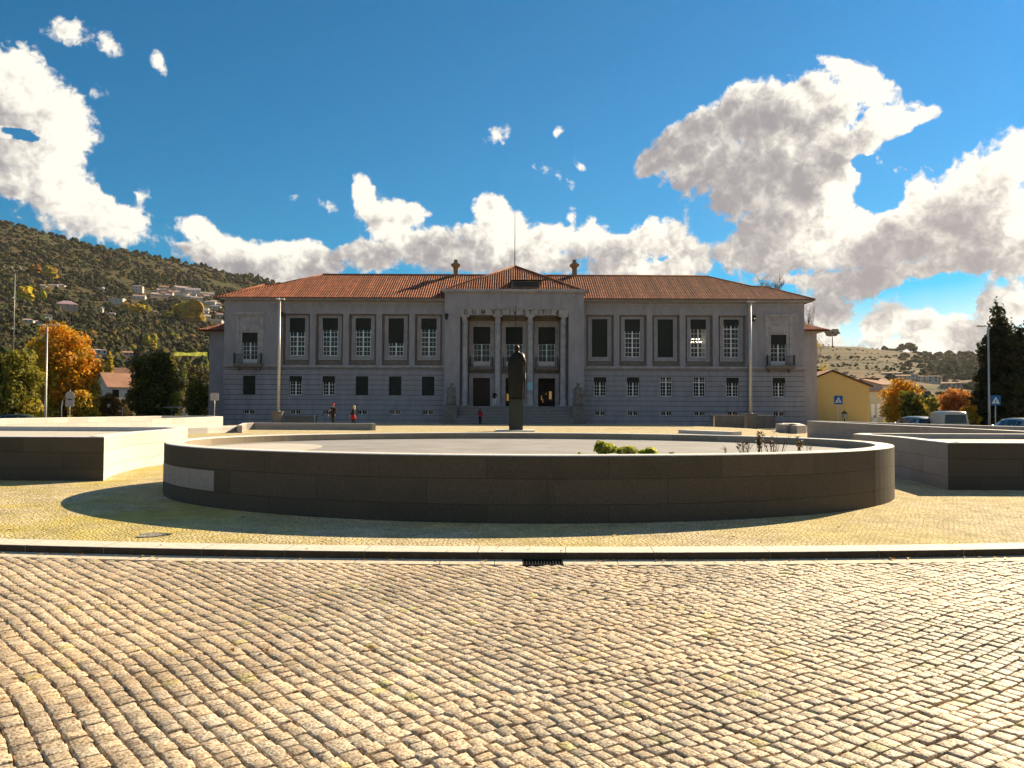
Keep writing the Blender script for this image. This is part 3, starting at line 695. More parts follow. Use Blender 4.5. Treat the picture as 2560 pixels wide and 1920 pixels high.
BAYS = [9.72, 13.45, 17.2, 20.95, 24.7]; ENDX = 29.84; HW = 32.73
UW = (7.40, 11.72); LW = (2.93, 5.08); BW = (.72, 1.19)
HWW, HLW, HBW = .875, .70, .63
def build_front(sg):
    paints = []
    xi, xe = 7.8, HW
    def S(a, b): return (X0 + min(sg * a, sg * b), X0 + max(sg * a, sg * b))
    # end pavilion stands 0.35 proud of the main wall
    paints.append((*S(26.4, HW), GZ - .3, 14, -.35))
    # rustication joints in the ground storey, darkened with dirt and painted shadow
    z = .12
    while z < 6.0:
        d = .035
        paints.append((*S(xi, 26.4), z, z + .045, d, 3)); paints.append((*S(26.4, HW), z, z + .045, d - .35, 3)); z += .565
    # base course
    paints.append((*S(xi, 26.4), GZ - .3, .35, -.10)); paints.append((*S(26.4, HW + .1), GZ - .3, .35, -.45))
    # string course
    paints.append((*S(xi, 26.4), 6.02, 6.12, -.10, 1)); paints.append((*S(xi, 26.4), 6.12, 6.32, -.24, 1)); paints.append((*S(xi, HW), 5.93, 5.96, .03, 3))
    paints.append((*S(26.4, HW), 6.02, 6.12, -.46, 1)); paints.append((*S(26.4, HW), 6.12, 6.32, -.60, 1))
    for bx in BAYS:
        a0, a1 = bx - 1.55, bx + 1.55
        paints.append((*S(a0, a1), 6.32, 12.15, .55, 4))  # recess in darker stone, its shade put into the colour
        paints.append((*S(a0 + .0, a1 - .0), 12.02, 12.15, .33, 4))
        f0, f1 = bx - 1.30, bx + 1.30
        paints.append((*S(f0, f1), 6.95, 12.02, .42, 1)); paints.append((*S(f0 + .12, f1 - .12), 7.05, 12.02, .47, 0))
        paints.append((*S(bx - HWW, bx + HWW), UW[0], UW[1], 3.0 if (sg > 0 and bx == BAYS[3]) else .75, 2 if (sg > 0 and bx == BAYS[3]) else 1))
        paints.append((*S(bx - HLW, bx + HLW), LW[0], LW[1], .30))
        paints.append((*S(bx - HBW, bx + HBW), BW[0], BW[1], .30))
    bx = ENDX
    paints.append((*S(bx - 1.55, bx + 1.55), 6.32, 12.0, -.41, 1)); paints.append((*S(bx - 1.2, bx + 1.2), 6.32, 11.75, -.33, 1))
    paints.append((*S(bx - 1.7, bx + 1.7), 12.0, 12.22, -.55, 1))
    paints.append((*S(bx - 1.0, bx + 1.0), 10.3, 11.6, -.36, 1))
    paints.append((*S(bx - .88, bx + .88), 6.35, 9.95, .10, 1))
    paints.append((*S(bx - HLW, bx + HLW), LW[0], LW[1], -.02)); paints.append((*S(bx - HBW, bx + HBW), BW[0], BW[1], -.02))
    # frieze line under the eaves
    paints.append((*S(xi, 26.4), 13.30, 13.42, -.05, 1)); paints.append((*S(26.4, HW), 13.30, 13.42, -.40, 1))
    return S, paints
mb = MB()
for sg in (-1, 1):
    S, paints = build_front(sg); a, b = S(7.8, HW)
    relief(mb, a, b, GZ - .3, 13.62, FY, paints)
    # side, jog and back walls
    xe = X0 + sg * HW
    mb.quad((xe, FY - .35, GZ - .3), (xe, 104, GZ - .3), (xe, 104, 13.62), (xe, FY - .35, 13.62))
    # eaves soffit moulding
    lo, hi = S(7.8, HW + .45); mb.box(lo, hi, FY - .80, FY - .0, 13.62, 13.74, 1)
    lo, hi = S(26.2, HW + .50); mb.box(lo, hi, FY - 1.0, FY + 13.5, 13.75, 13.80, 1)
mb.quad((X0 - HW, 104, GZ), (X0 + HW, 104, GZ), (X0 + HW, 104, 13.62), (X0 - HW, 104, 13.62))
part(mb, 'wall', [M_stucco, M_stone, M_dark, M_kerbd, M_stoneD])
# portico block
PY = FY - 1.2; PT = 14.55
mb = MB()
pp = [(X0 - 6.08, X0 + 6.08, 1.72, 12.72, 3.6)]
relief(mb, X0 - 7.8, X0 + 7.8, GZ - .3, PT, PY, pp, 0)
for s in (-1, 1):
    mb.quad((X0 + s * 7.8, PY, GZ - .3), (X0 + s * 7.8, FY + .5, GZ - .3), (X0 + s * 7.8, FY + .5, PT), (X0 + s * 7.8, PY, PT))
mb.box(X0 - 8.15, X0 + 8.15, PY - .35, PY + .6, PT, PT + .28, 1); mb.box(X0 - 7.95, X0 + 7.95, PY - .15, PY + .6, PT - .12, PT, 1)
mb.box(X0 - 8.0, X0 + 8.0, PY + .6, PY + 1.2, PT - .1, PT + .2, 1)
part(mb, 'portico', [M_stucco, M_stone])
# recessed back wall of the portico with doors and balcony windows
BYY = PY + 2.6
mb = MB(); pp = []
DX = [-3.74, 0, 3.74]
for dx in DX:
    c = X0 + dx
    pp += [(c - 1.42, c + 1.42, 6.25, 11.55, -.06, 1), (c - .98, c + .98, 6.3, 10.88, .35, 1)]
    pp += [(c - 1.42, c + 1.42, 1.72, 5.35, -.10, 1), (c - .98, c + .98, 1.72, 5.0, .55, 2)]
    pp += [(c - 1.42, c + 1.42, 5.35, 5.5, -.18, 1)]
relief(mb, X0 - 6.08, X0 + 6.08, 1.72, 12.72, BYY - .004, pp, 0)
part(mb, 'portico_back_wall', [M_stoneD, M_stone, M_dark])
# entablature with letters
mb = MB(); mb.box(X0 - 6.08, X0 + 6.08, PY + .12, PY + 1.3, 11.97, 12.62); mb.box(X0 - 6.078, X0 + 6.078, PY + .04, PY + 1.3, 12.622, 12.718)
part(mb, 'entablature', M_stone)
for i, cx in enumerate((-5.57, -1.87, 1.80, 5.52)):
    mb = MB(); c = (X0 + cx, PY + .70, 0)
    prof = [(.47, 1.72), (.47, 1.90), (.44, 1.95), (.36, 2.0)]
    for k in range(9): t = k / 8; prof.append((.36 - .035 * t, 2.0 + 9.05 * t))
    mb.lathe(c, prof, 20)
    col = part(mb, 'column', M_stone)
    mb = MB(); mb.lathe(c, [(.34, 11.05), (.38, 11.09), (.38, 11.15), (.33, 11.18), (.35, 11.3), (.40, 11.5), (.47, 11.68), (.50, 11.76)], 20)
    mb.box(c[0] - .52, c[0] + .52, c[1] - .52, c[1] + .52, 11.77, 11.965)
    for s in (-1, 1):                                    # volutes
        for t in (-1, 1):
            mb.tube([(c[0] + s * .46, c[1] - .45, 11.60), (c[0] + s * .46, c[1] + .45, 11.60)], .15, 10)
    ca = part(mb, 'capital', M_stone); ca.parent = col; ca.location = (0, 0, 0)
# letters
def stroke_letter(ch):
    s = {'D': [[(0, 0), (0, 1)], [(0, 1), (.4, 1), (.62, .8), (.68, .5), (.62, .2), (.4, 0), (0, 0)]],
         'O': [[(.4 + .4 * cos(a * pi / 8), .5 + .5 * sin(a * pi / 8)) for a in range(17)]],
         'M': [[(0, 0), (.08, 1), (.42, .1), (.76, 1), (.84, 0)]],
         'V': [[(0, 1), (.36, 0), (.72, 1)]],
         'S': [[(.5, .82), (.42, .96), (.25, 1), (.08, .92), (.03, .76), (.12, .6), (.38, .45), (.5, .28), (.44, .08), (.25, 0), (.08, .05), (0, .2)]],
         'I': [[(0, 0), (0, 1)]], 'T': [[(.33, 0), (.33, 1)], [(0, .97), (.66, .97)], [(0, .97), (0, .86)], [(.66, .97), (.66, .86)]],
         'E': [[(0, 0), (.42, 1)], [(.42, 1), (.42, 0)], [(.17, .4), (.42, .4)], [(.42, 1), (.85, 1)], [(.42, .52), (.75, .52)], [(.42, 0), (.88, 0)]]}[ch]
    return s
H = .47
spots = [('D', 348), ('O', 416), ('M', 495), ('V', 588), ('S', 655), ('I', 742), ('V', 770), ('S', 855), ('T', 905), ('I', 990), ('T', 1020), ('I', 1095), ('E', 1140)]
for ch, zx in spots:
    bx = X0 + ((1060 + zx * .28925) - 1285.6) / F * 89.0; zb = 12.06
    mb = MB()
    for st in stroke_letter(ch):
        for (a, b) in zip(st, st[1:]):
            ax, az, bx2, bz = bx + a[0] * H, zb + a[1] * H, bx + b[0] * H, zb + b[1] * H
            d = Vector((bx2 - ax, bz - az)); L_ = d.length; d /= max(L_, 1e-5); thick = .038 if abs(d.y) > .5 else .022
            nn = Vector((-d.y, d.x)) * thick; e = d * thick * .6
            pa, pb, pc, pd = Vector((ax, az)) - nn - e, Vector((bx2, bz)) - nn + e, Vector((bx2, bz)) + nn + e, Vector((ax, az)) + nn - e
            yf = PY + .06; n = len(mb.v)
            for y in (yf, yf + .055):
                for q in (pa, pb, pc, pd): mb.vert((q.x, y, q.y))
            for q in ((0, 1, 2, 3), (4, 7, 6, 5), (0, 4, 5, 1), (1, 5, 6, 2), (2, 6, 7, 3), (3, 7, 4, 0)): mb.face([n + k for k in q])
    part(mb, 'letter', M_bronzeL, 'bronze capital letter %s of the inscription over the portico' % ('Æ' if ch == 'E' else ch))
# steps
mb = MB(); n = 12; top = 1.74; zb = G(0, 84)
for k in range(n):
    z1 = top - (top - zb) * k / n; y0 = PY - .15 - .36 * k
    mb.box(X0 - 6.3, X0 + 6.3, y0 - .36, y0 if k else PY + 2.55, z1 - (top - zb) / n - .3, z1 - .05, 1 if k % 1 else 0)
    mb.box(X0 - 6.32, X0 + 6.32, y0 - .40, y0 - .02 if k else PY + 2.5, z1 - .048, z1, 1)
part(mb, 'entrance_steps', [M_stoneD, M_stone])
# windows -------------------------------------------------------------
def window(cx, y, z0, z1, hw, shut, style, clear=False):
    """white frame (part) > pane, shutter. shut = closed share from the top"""
    zs = z1 - (z1 - z0) * shut
    fr = MB(); t = .055
    if shut < .98:
        def bar(xa, xb, za, zb, d=.05, yy=0):
            zb = min(zb, zs)
            if zb > za: fr.box(xa, xb, y + yy - d / 2, y + yy + d / 2, za, zb)
        L_, R_ = cx - hw + .03, cx + hw - .03
        bar(L_, L_ + t, z0 + .02, z1); bar(R_ - t, R_, z0 + .02, z1)
        bar(L_ + t, R_ - t, z0 + .02, z0 + .02 + t, .048); bar(cx - .065, cx + .065, z0 + .02 + t, z1, .07)
        if style == 'upper':
            rows = 4; hh = (z1 - z0) / rows
            for r in range(1, rows):
                bar(L_ + t, R_ - t, z0 + r * hh - .045, z0 + r * hh + .045, .06)
            for r in range(rows):
                bar(L_ + t, R_ - t, z0 + (r + .5) * hh - .018, z0 + (r + .5) * hh + .018, .03)
            ms = (.5,)
        elif style == 'lower':
            bar(L_ + t, R_ - t, z0 + .72 * (z1 - z0), z0 + .72 * (z1 - z0) + .10, .06)
            for r in (.18, .36, .54, .87): bar(L_ + t, R_ - t, z0 + r * (z1 - z0) - .018, z0 + r * (z1 - z0) + .018, .03)
            ms = (.5,)
        elif style == 'base': ms = (.5,)
        else:
            zp = z0 + .62; bar(L_ + t, R_ - t, z0 + .08, zp, .058)      # solid white bottom panels
            k = 5 if style == 'door' else 5
            for r in range(1, k): q = zp + (z1 - .3 * (z1 - z0) - zp) * r / (k - 1); bar(L_ + t, R_ - t, q - .018, q + .018, .03)
            ms = (.5,)
        for s in (-1, 1):
            for m_ in ms:
                xm = cx + s * hw * .52; bar(xm - .014, xm + .014, z0 + .05, z1, .03)
    else:
        fr.box(cx - hw + .004, cx + hw - .004, y - .03, y + .03, z0 + .004, z0 + .05)
    o = part(fr, 'window', M_frame)
    pn = MB(); pn.quad((cx - hw, y + .045, z0), (cx + hw, y + .045, z0), (cx + hw, y + .045, z1), (cx - hw, y + .045, z1))
    p_ = part(pn, 'pane', M_clear if clear else M_glass); p_.parent = o; p_.location = (0, 0, 0)
    if shut > 0:
        sh = MB(); nz = max(3, int((z1 - zs) / .09))
        for k in range(nz):
            a, b = lerp(zs, z1, k / nz), lerp(zs, z1, (k + 1) / nz)
            sh.box(cx - hw + .002, cx + hw - .002, y - .11, y - .085 + .0, a + .008, b)
        sh.box(cx - hw + .003, cx + hw - .003, y - .084, y - .079, zs, z1)
        s_ = part(sh, 'shutter', M_shut); s_.parent = o; s_.location = (0, 0, 0)
    return o
upL = {0: .29, 1: .65, 2: .31, 3: .31, 4: .38}; upR = {0: 1, 1: .32, 2: 1, 3: .26, 4: .16}
loL = {0: 1, 1: 1, 2: 1, 3: .32, 4: .28, 5: 1}; loR = {0: .28, 1: .28, 2: 0, 3: 0, 4: .28, 5: .28}
for sg, up, lo in ((-1, upL, loL), (1, upR, loR)):
    for i, bx in enumerate(BAYS):
        window(X0 + sg * bx, FY + .62, UW[0], UW[1], HWW, up[i], 'upper', sg > 0 and i == 3)
        window(X0 + sg * bx, FY + .22, LW[0], LW[1], HLW, lo[i], 'lower')
        window(X0 + sg * bx, FY + .22, BW[0], BW[1], HBW, 0, 'base')
    window(X0 + sg * ENDX, FY - .02, 6.35, 9.95, .88, .31, 'door')
    window(X0 + sg * ENDX, FY - .10, LW[0], LW[1], HLW, lo[5], 'lower')
    window(X0 + sg * ENDX, FY - .10, BW[0], BW[1], HBW, 0, 'base')
for dx in DX: window(X0 + dx, BYY + .25, 6.3, 10.88, .98, .43, 'door')
# entrance doors
for i, dx in enumerate(DX):
    mb = MB(); c = X0 + dx; y = BYY + .35
    if i == 0:
        for s in (-1, 1):
            x0, x1 = (c - .97, c - .01) if s < 0 else (c + .01, c + .97)
            mb.box(x0, x1, y, y + .08, 1.74, 4.98)
            for r in range(4): mb.box(x0 + .12, x1 - .12, y - .03, y, 1.95 + r * .76, 2.55 + r * .76)
    else:
        for s in (-1, 1): mb.box(c + s * .90, c + s * .96, y - .1, y + .15, 1.74, 4.98) if s > 0 else mb.box(c - .96, c - .90, y - .1, y + .15, 1.74, 4.98)
        mb.box(c - .9, c + .9, y, y + .06, 4.3, 4.36)
    d_ = part(mb, 'door', M_wood)
    mb = MB(); mb.tube([(c - .08, y - .07, 3.0), (c - .08, y - .07, 3.3)], .018, 8); h = part(mb, 'handle', M_bronze); h.parent = d_; h.location = (0, 0, 0)
# lit things seen inside the open doors
y = BYY + .50
for (a, b, z0, z1) in ((3.12, 3.22, 2.5, 3.0), (3.29, 3.36, 2.2, 2.6), (4.04, 4.34, 2.6, 3.5), (3.64, 3.74, 3.1, 3.3), (-.85, -.62, 2.4, 3.2)):
    mb = MB(); mb.box(X0 + a, X0 + b, y, y + .03, z0, z1); part(mb, 'lobby_light', M_warm)
# balconies
def railing(c, y0, y1, hw, z0, h, name='balcony', slab=True):
    mb = MB()
    if slab:
        mb.box(c - hw - .1, c + hw + .1, y0 - .1, y1, z0 - .28, z0); mb.box(c - hw, c + hw, y0, y1, z0 - .42, z0 - .28)
        for s in (-1, 1): mb.box(c + s * hw * .75 - .12, c + s * hw * .75 + .12, y0 + .15, y1, z0 - .75, z0 - .42)
    b_ = part(mb, name, M_stoneD)
    rl = MB(); rl.box(c - hw, c + hw, y0, y0 + .04, z0 + h - .05, z0 + h); rl.box(c - hw, c + hw, y0, y0 + .04, z0 + .06, z0 + .09)
    n = int(hw * 2 / .13)
    for k in range(n + 1): x = lerp(c - hw + .01, c + hw - .01, k / n); rl.box(x - .010, x + .010, y0 + .01, y0 + .03, z0, z0 + h - .05)
    for s in (-1, 1):
        xx = c + s * hw; rl.box(xx - .03, xx + .03, y0 + .05, y1, z0 + h - .05, z0 + h); m = max(2, int((y1 - y0) / .15))
        for k in range(m): yy = lerp(y0 + .1, y1 - .05, k / m); rl.box(xx - .012, xx + .012, yy, yy + .02, z0, z0 + h - .05)
        rl.box(xx - .06, xx + .06, y0 - .02, y0 + .10, z0, z0 + h + .05); rl.lathe((xx, y0 + .04, z0 + h + .05), [(.03, 0), (.07, .05), (.07, .1), (.02, .16)], 8)
    r_ = part(rl, 'railing', M_iron); r_.parent = b_; r_.location = (0, 0, 0)
for s in (-1, 1): railing(X0 + s * ENDX, FY - 1.05, FY - .40, 1.5, 6.42, 1.05)
for dx in DX: railing(X0 + dx, BYY - .55, BYY, 1.25, 6.27, .95)
# flagpole on the central balcony
mb = MB(); mb.tube([(X0 + .12, BYY - .6, 6.9), (X0 + .15, PY - .9, 12.75)], [.05, .025], 8); mb.lathe((X0 + .15, PY - .9, 12.75), [(.0, 0), (.05, .05), (.0, .12)], 8)
part(mb, 'flagpole', M_iron)
# poster on the second column from the right, wall lanterns
mb = MB(); mb.box(WX(1319, 88), WX(1332.5, 88), PY + .27, PY + .29, WZ(1325, 975, 88), WZ(1325, 955, 88)); part(mb, 'notice_board', M_poster, 'pale blue notice on the column right of the middle door')
for (px, py, D) in ((1115.5, 793, PY), (703, 788, FY), (1884, 797, FY - .35)):
    mb = MB(); x = WX(px, D); z = WZ(px, py, D)
    mb.box(x - .04, x + .04, D - .35, D, z + .25, z + .31); mb.lathe((x, D - .4, z - .35), [(.05, 0), (.14, .08), (.20, .5), (.24, .6), (.05, .75)], 8)
    part(mb, 'wall_lantern', M_iron)
# ------------------------------------------------------------------ roofs of ribbed clay tiles
def tiled(mb, poly, up=None, pitch=.27, rad=.092):
    """poly: planar convex polygon (3D). Ribs run along the fall line. mi 0 tile, 1 gap"""
    pts = [Vector(p) for p in poly]; n = (pts[1] - pts[0]).cross(pts[2] - pts[0]).normalized()
    if n.z < 0: n = -n; pts = pts[::-1]
    v = Vector((0, 0, 1)) - n * n.z; v.normalize(); u = v.cross(n).normalized(); o = pts[0]
    q = [((p - o).dot(u), (p - o).dot(v)) for p in pts]
    i0 = len(mb.v)
    for p in pts: mb.vert(p - n * .005, (1, 1, 1))
    mb.face(range(i0, i0 + len(pts)), 1)
    umin, umax = min(a for a, b in q), max(a for a, b in q); k = floor(umin / pitch)
    while k * pitch < umax:
        uc = (k + .5) * pitch; k += 1
        vs = []
        for (a, b), (c, d) in zip(q, q[1:] + q[:1]):
            if (a - uc) * (c - uc) < 0: t = (uc - a) / (c - a); vs.append(b + (d - b) * t)
        if len(vs) < 2: continue
        v0, v1 = min(vs), max(vs)
        if v1 - v0 < .05: continue
        seg = max(1, int((v1 - v0) / 1.1)); c = U(.75, 1.2)
        for s_ in range(seg):
            a, b = lerp(v0, v1, s_ / seg), lerp(v0, v1, (s_ + 1) / seg); cc = c * U(.85, 1.15); col = (cc, cc * U(.92, 1.06), cc * U(.85, 1.1))
            rings = []
            for (vv, r) in ((a, rad * 1.08), (b, rad * .92)):
                rings.append([o + u * (uc + r * cos(t * pi / 5)) + v * vv + n * (r * .85 * sin(t * pi / 5) - .003) for t in range(6)])
            mb.ring_loft(rings, 0, False, True, False, col)
            i1 = len(mb.v)                                   # front end of the rib
            for p in rings[0]: mb.vert(p, (.5, .5, .5))
            mb.face(range(i1, i1 + 6), 0)
def ridge(mb, a, b, r=.16):
    mb.tube([a, b], r, 8, 0, True, (.8, .8, .8))
mb = MB()
EZ = 13.86; E = 1.0; RY = 97.0; RZ = 17.75; RX = 23.4; BYB = 104 + E
ya = FY - E
LX, RX2 = X0 - HW - E, X0 + HW + E
# front slope, ends; the end bays carry a lower roof in the same plane as the main one
A1, B1 = (X0 - RX, RY, RZ), (X0 + RX, RY, RZ)
XM, ZE = HW + .35, 15.92; tk = (ZE - EZ) / (RZ - EZ); YE = ya + (RY - ya) * tk; XK = lerp(XM, RX, tk); XF = 29.35; YP = ya + 2 * (YE - ya)
tiled(mb, [(X0 - XM, ya, EZ), (X0 + XM, ya, EZ), B1, A1]); tiled(mb, [(X0 + XM, BYB, EZ), (X0 - XM, BYB, EZ), A1, B1])
tiled(mb, [(X0 - XM, BYB, EZ), (X0 - XM, ya, EZ), A1]); tiled(mb, [(X0 + XM, ya, EZ), (X0 + XM, BYB, EZ), B1])
ridge(mb, A1, B1)
for s, e in ((-1, A1), (1, B1)):
    T_, K_, F_, M_ = (X0 + s * (HW + E), ya, EZ), (X0 + s * XK, YE, ZE), (X0 + s * XF, YE, ZE), (X0 + s * XM, ya, EZ)
    T2, M2 = (T_[0], YP, EZ), (M_[0], YP, EZ)
    tiled(mb, [T_, M_, K_, F_]); tiled(mb, [T_, T2, F_]); tiled(mb, [T2, M2, K_, F_])
    ridge(mb, K_, e, .13); ridge(mb, K_, F_, .13); ridge(mb, T_, F_, .13)
# central pyramid
q = 8.3; zc = 14.75; AP = (X0 + .05, 97.2, 18.95)
c4 = [(X0 - q, PY + 1.1, zc), (X0 + q, PY + 1.1, zc), (X0 + q, 105, zc), (X0 - q, 105, zc)]
for i in range(4): tiled(mb, [c4[i], c4[(i + 1) % 4], AP]); ridge(mb, c4[i], AP, .14)
part(mb, 'roof', [M_tile, M_tileb])
# eaves fascia
mb = MB()
mb.box(LX + .12, RX2 - .12, ya + .02, ya + .10, EZ - .14, EZ - .03)
for s in (-1, 1):
    xx = X0 + s * (HW + E - .02); mb.box(min(xx, xx - s * .08), max(xx, xx - s * .08), ya + .02, YP, EZ - .15, EZ - .03)
mb.box(LX + .3, RX2 - .3, ya + .11, FY + .3, EZ - .10, EZ - .055)
part(mb, 'eaves_board', M_stoneD)
# skylight
mb = MB(); xa, xb = WX(1278, 91.5), WX(1349, 91.5); y0 = 90.9; z0 = 15.25
mb.box(xa, xb, y0, y0 + 3.2, z0, z0 + .85, 0); mb.box(xa - .2, xb + .2, y0 - .25, y0 + 3.3, z0 + .85, z0 + .97, 1)
mb.box(xa + .15, xb - .15, y0 - .02, y0, z0 + .2, z0 + .78, 2)
part(mb, 'dormer', [M_stoneD, M_tile, M_glass])
for px in (1137.6, 1435.6):
    mb = MB(); x = WX(px, 97); z = WZ(px, 687, 97) - .5; k = 0
    mb.box(x - .28, x + .28, RY - .28, RY + .28, z, z + 1.35)
    mb.ring_loft([[(x + a * r, RY + b * r, z + zz) for a, b in ((-1, -1), (1, -1), (1, 1), (-1, 1))] for r, zz in ((.28, 1.3), (.56, 1.62), (.58, 1.70), (.30, 1.9), (.22, 2.05), (.22, 2.15), (.26, 2.22), (.14, 2.36))], 0, smooth=False)
    part(mb, 'chimney', M_chim)
mb = MB(); mb.tube([(AP[0], AP[1], 18.8), (AP[0], AP[1], WZ(1286, 526, 97))], [.06, .03], 6); part(mb, 'lightning_rod', M_iron)
# recessed side wings
for s, tip, wall_px, zt in ((-1, 508, 521, 14.0), (1, 2069, 2043, 14.0)):
    D = 97.0; xe = WX(wall_px, D); xi = X0 + s * HW - s * .01; zw = WZ(wall_px, 829, D); y1 = 112
    lo, hi = sorted((xe, xi)); mb = MB(); z = .2; pp = []
    while z < 2.2: pp.append((lo, hi, z, z + .05, .03)); z += .6
    pp.append((lo, hi, 2.3, 2.42, -.05)); mid = xi + (xe - xi) * .45; pp.append((min(mid, mid + s * .15), max(mid, mid + s * .15), 2.42, zw, .10))
    relief(mb, lo, hi, GZ - .5, zw, D, pp)
    mb.quad((xe, D, GZ - .5), (xe, y1, GZ - .5), (xe, y1, zw), (xe, D, zw)); mb.quad((lo, y1, GZ), (hi, y1, GZ), (hi, y1, zw), (lo, y1, zw))
    part(mb, 'side_wing', M_stucco, 'lower side wing set back from the courthouse front')
    mb = MB(); o_ = 1.15; xo = xe + s * o_; ze = zw + .12
    xr = X0 + s * (HW - .5); run = abs(xo - xr); zr = ze + run * .42
    tiled(mb, [(xo, D - o_, ze), (xr, D - o_, ze), (xr, D - o_ + run, zr)]); tiled(mb, [(xo, D - o_, ze), (xr, D - o_ + run, zr), (xr, y1, zr), (xo, y1, ze)])
    mb.box(min(xo, xr), max(xo, xr), D - o_ + .03, D - o_ + .1, ze - .14, ze - .03, 1); mb.box(min(xo, xr) + .1, max(xo, xr) - .1, D - o_ + .11, y1, ze - .12, ze - .05, 2)
    part(mb, 'side_wing_roof', [M_tile, M_tileb, M_stoneD])
# chandelier behind the fourth right window
cx = X0 + BAYS[3]; cy = FY + .80; cz = 9.2
t = thing('chandelier', 'lit chandelier glowing behind a tall upper window of the courthouse', 'chandelier', (cx, cy + .9, cz))
mb = MB(); mb.tube([(0, 0, .3), (0, 0, 2.4)], .02, 6); mb.lathe((0, 0, -.3), [(.05, 0), (.15, .2), (.06, .5)], 8)
for r, z, n in ((.42, .35, 8), (.62, .0, 11)):
    for k in range(n):
        a = k * 2 * pi / n + z; x, y = r * cos(a), r * sin(a); mb.tube([(0, 0, z - .1), (x, y, z - .05)], .012, 5)
        bl = MB(); bl.lathe((x, y, z), [(.0, 0), (.045, .03), (.04, .07), (0, .11)], 6); bl.build('bulb', M_bulb, t)
mb.build('chandelier_frame', M_bronze, t)
# ------------------------------------------------------------------ terrain
SKYLINE = [(-900, 520), (-400, 530), (0, 556), (60, 568), (140, 590), (200, 604), (280, 622), (350, 634), (430, 650), (520, 668), (600, 690), (680, 706), (800, 745), (1000, 800), (1500, 850),
           (1900, 858), (2050, 862), (2140, 864), (2200, 870), (2260, 876), (2300, 882), (2345, 889), (2400, 882), (2450, 879), (2560, 876), (2900, 865), (3600, 880)]
def k_az(az):
    if abs(az) > radians(62): return lerp(.10, .05, sstep(radians(62), radians(120), abs(az)))
    px = 1280 + F * tan(az); y = interp(SKYLINE, px); d = ray(px, y); return d.z / sqrt(d.x ** 2 + 1)
TT = [(90, -.030), (130, -.022), (220, -.002), (300, .018), (420, .046), (600, .078), (1000, .125), (1350, .175), (1750, .231)]
TR = [(90, -.030), (130, -.030), (250, -.012), (400, .006), (560, .020), (800, .040), (1000, .055), (1250, .066), (1600, .078)]
def T(x, y):
    r = sqrt(x * x + y * y); az = atan2(x, y)
    if r < 90: return -1.15
    w = sstep(radians(-5), radians(8), az); K = k_az(az)
    t = lerp(interp(TT, r) * (K / .231 if r > 420 else lerp(1, K / .231, (r - 90) / 330)), interp(TR, r) * (K / .078 if r > 400 else 1), w)
    rm = lerp(1750, 1600, w)
    if r > rm: z = 1.6 + rm * K * lerp(1, .55, min(1, (r - rm) / 1500))
    else: z = 1.6 + t * r
    z += noise.noise(Vector((x / 90, y / 90, 1))) * min(4.5, max(0, r - 160) / 110) + noise.noise(Vector((x / 320, y / 320, 4))) * min(9, max(0, r - 250) / 90) * (1 - sstep(rm * .75, rm, r))
    return lerp(-1.15, z, sstep(90, 170, r)) if r < 170 else z
def hit(px, py, r0=125):
    d = ray(px, py); r = r0
    while r < 2600:
        p = EYE + d * r
        if p.z < T(p.x, p.y): return p
        r *= 1.012
    return None
M_ter = mat('hillside_ground', (.055, .055, .025), .95, (.11, .085, .045), .012, 9, lo=.4, hi=.62, spec=.05)
M_field = mat('autumn_field', (.34, .34, .05), .95, (.22, .25, .04), .2, 6, spec=.05)
M_terr = mat('terraced_hill', (.19, .135, .085), .95, (.060, .062, .03), .022, 9, lo=.40, hi=.60, stretch=(.35, .35, 14.0), spec=.05)
def build_terrain():
    mb = MB(); RRs = [0, 60] + [90 * 1.068 ** i for i in range(0, 49)]; n = 300
    AZ = [-pi + 2 * pi * i / n for i in range(n)]
    # finer in front
    AZ = sorted(set([round(a, 5) for a in AZ if abs(a) > .75] + [round(-.75 + 1.5 * i / 220, 5) for i in range(221)]))
    n = len(AZ); c = mb.vert((0, 0, -1.15)); idx = []
    for r in RRs[1:]:
        idx.append([mb.vert((r * sin(a), r * cos(a), T(r * sin(a), r * cos(a)))) for a in AZ])
    for i in range(n): mb.face((c, idx[0][(i + 1) % n], idx[0][i]), 0, smooth=True)
    for j in range(len(idx) - 1):
        for i in range(n):
            q = 1 if radians(2) < AZ[i] < radians(60) and RRs[j + 1] > 350 else 0
            mb.face((idx[j][i], idx[j][(i + 1) % n], idx[j + 1][(i + 1) % n], idx[j + 1][i]), q, smooth=True)
    tag(mb.build('hills', [M_ter, M_terr]), kind='structure')
build_terrain()

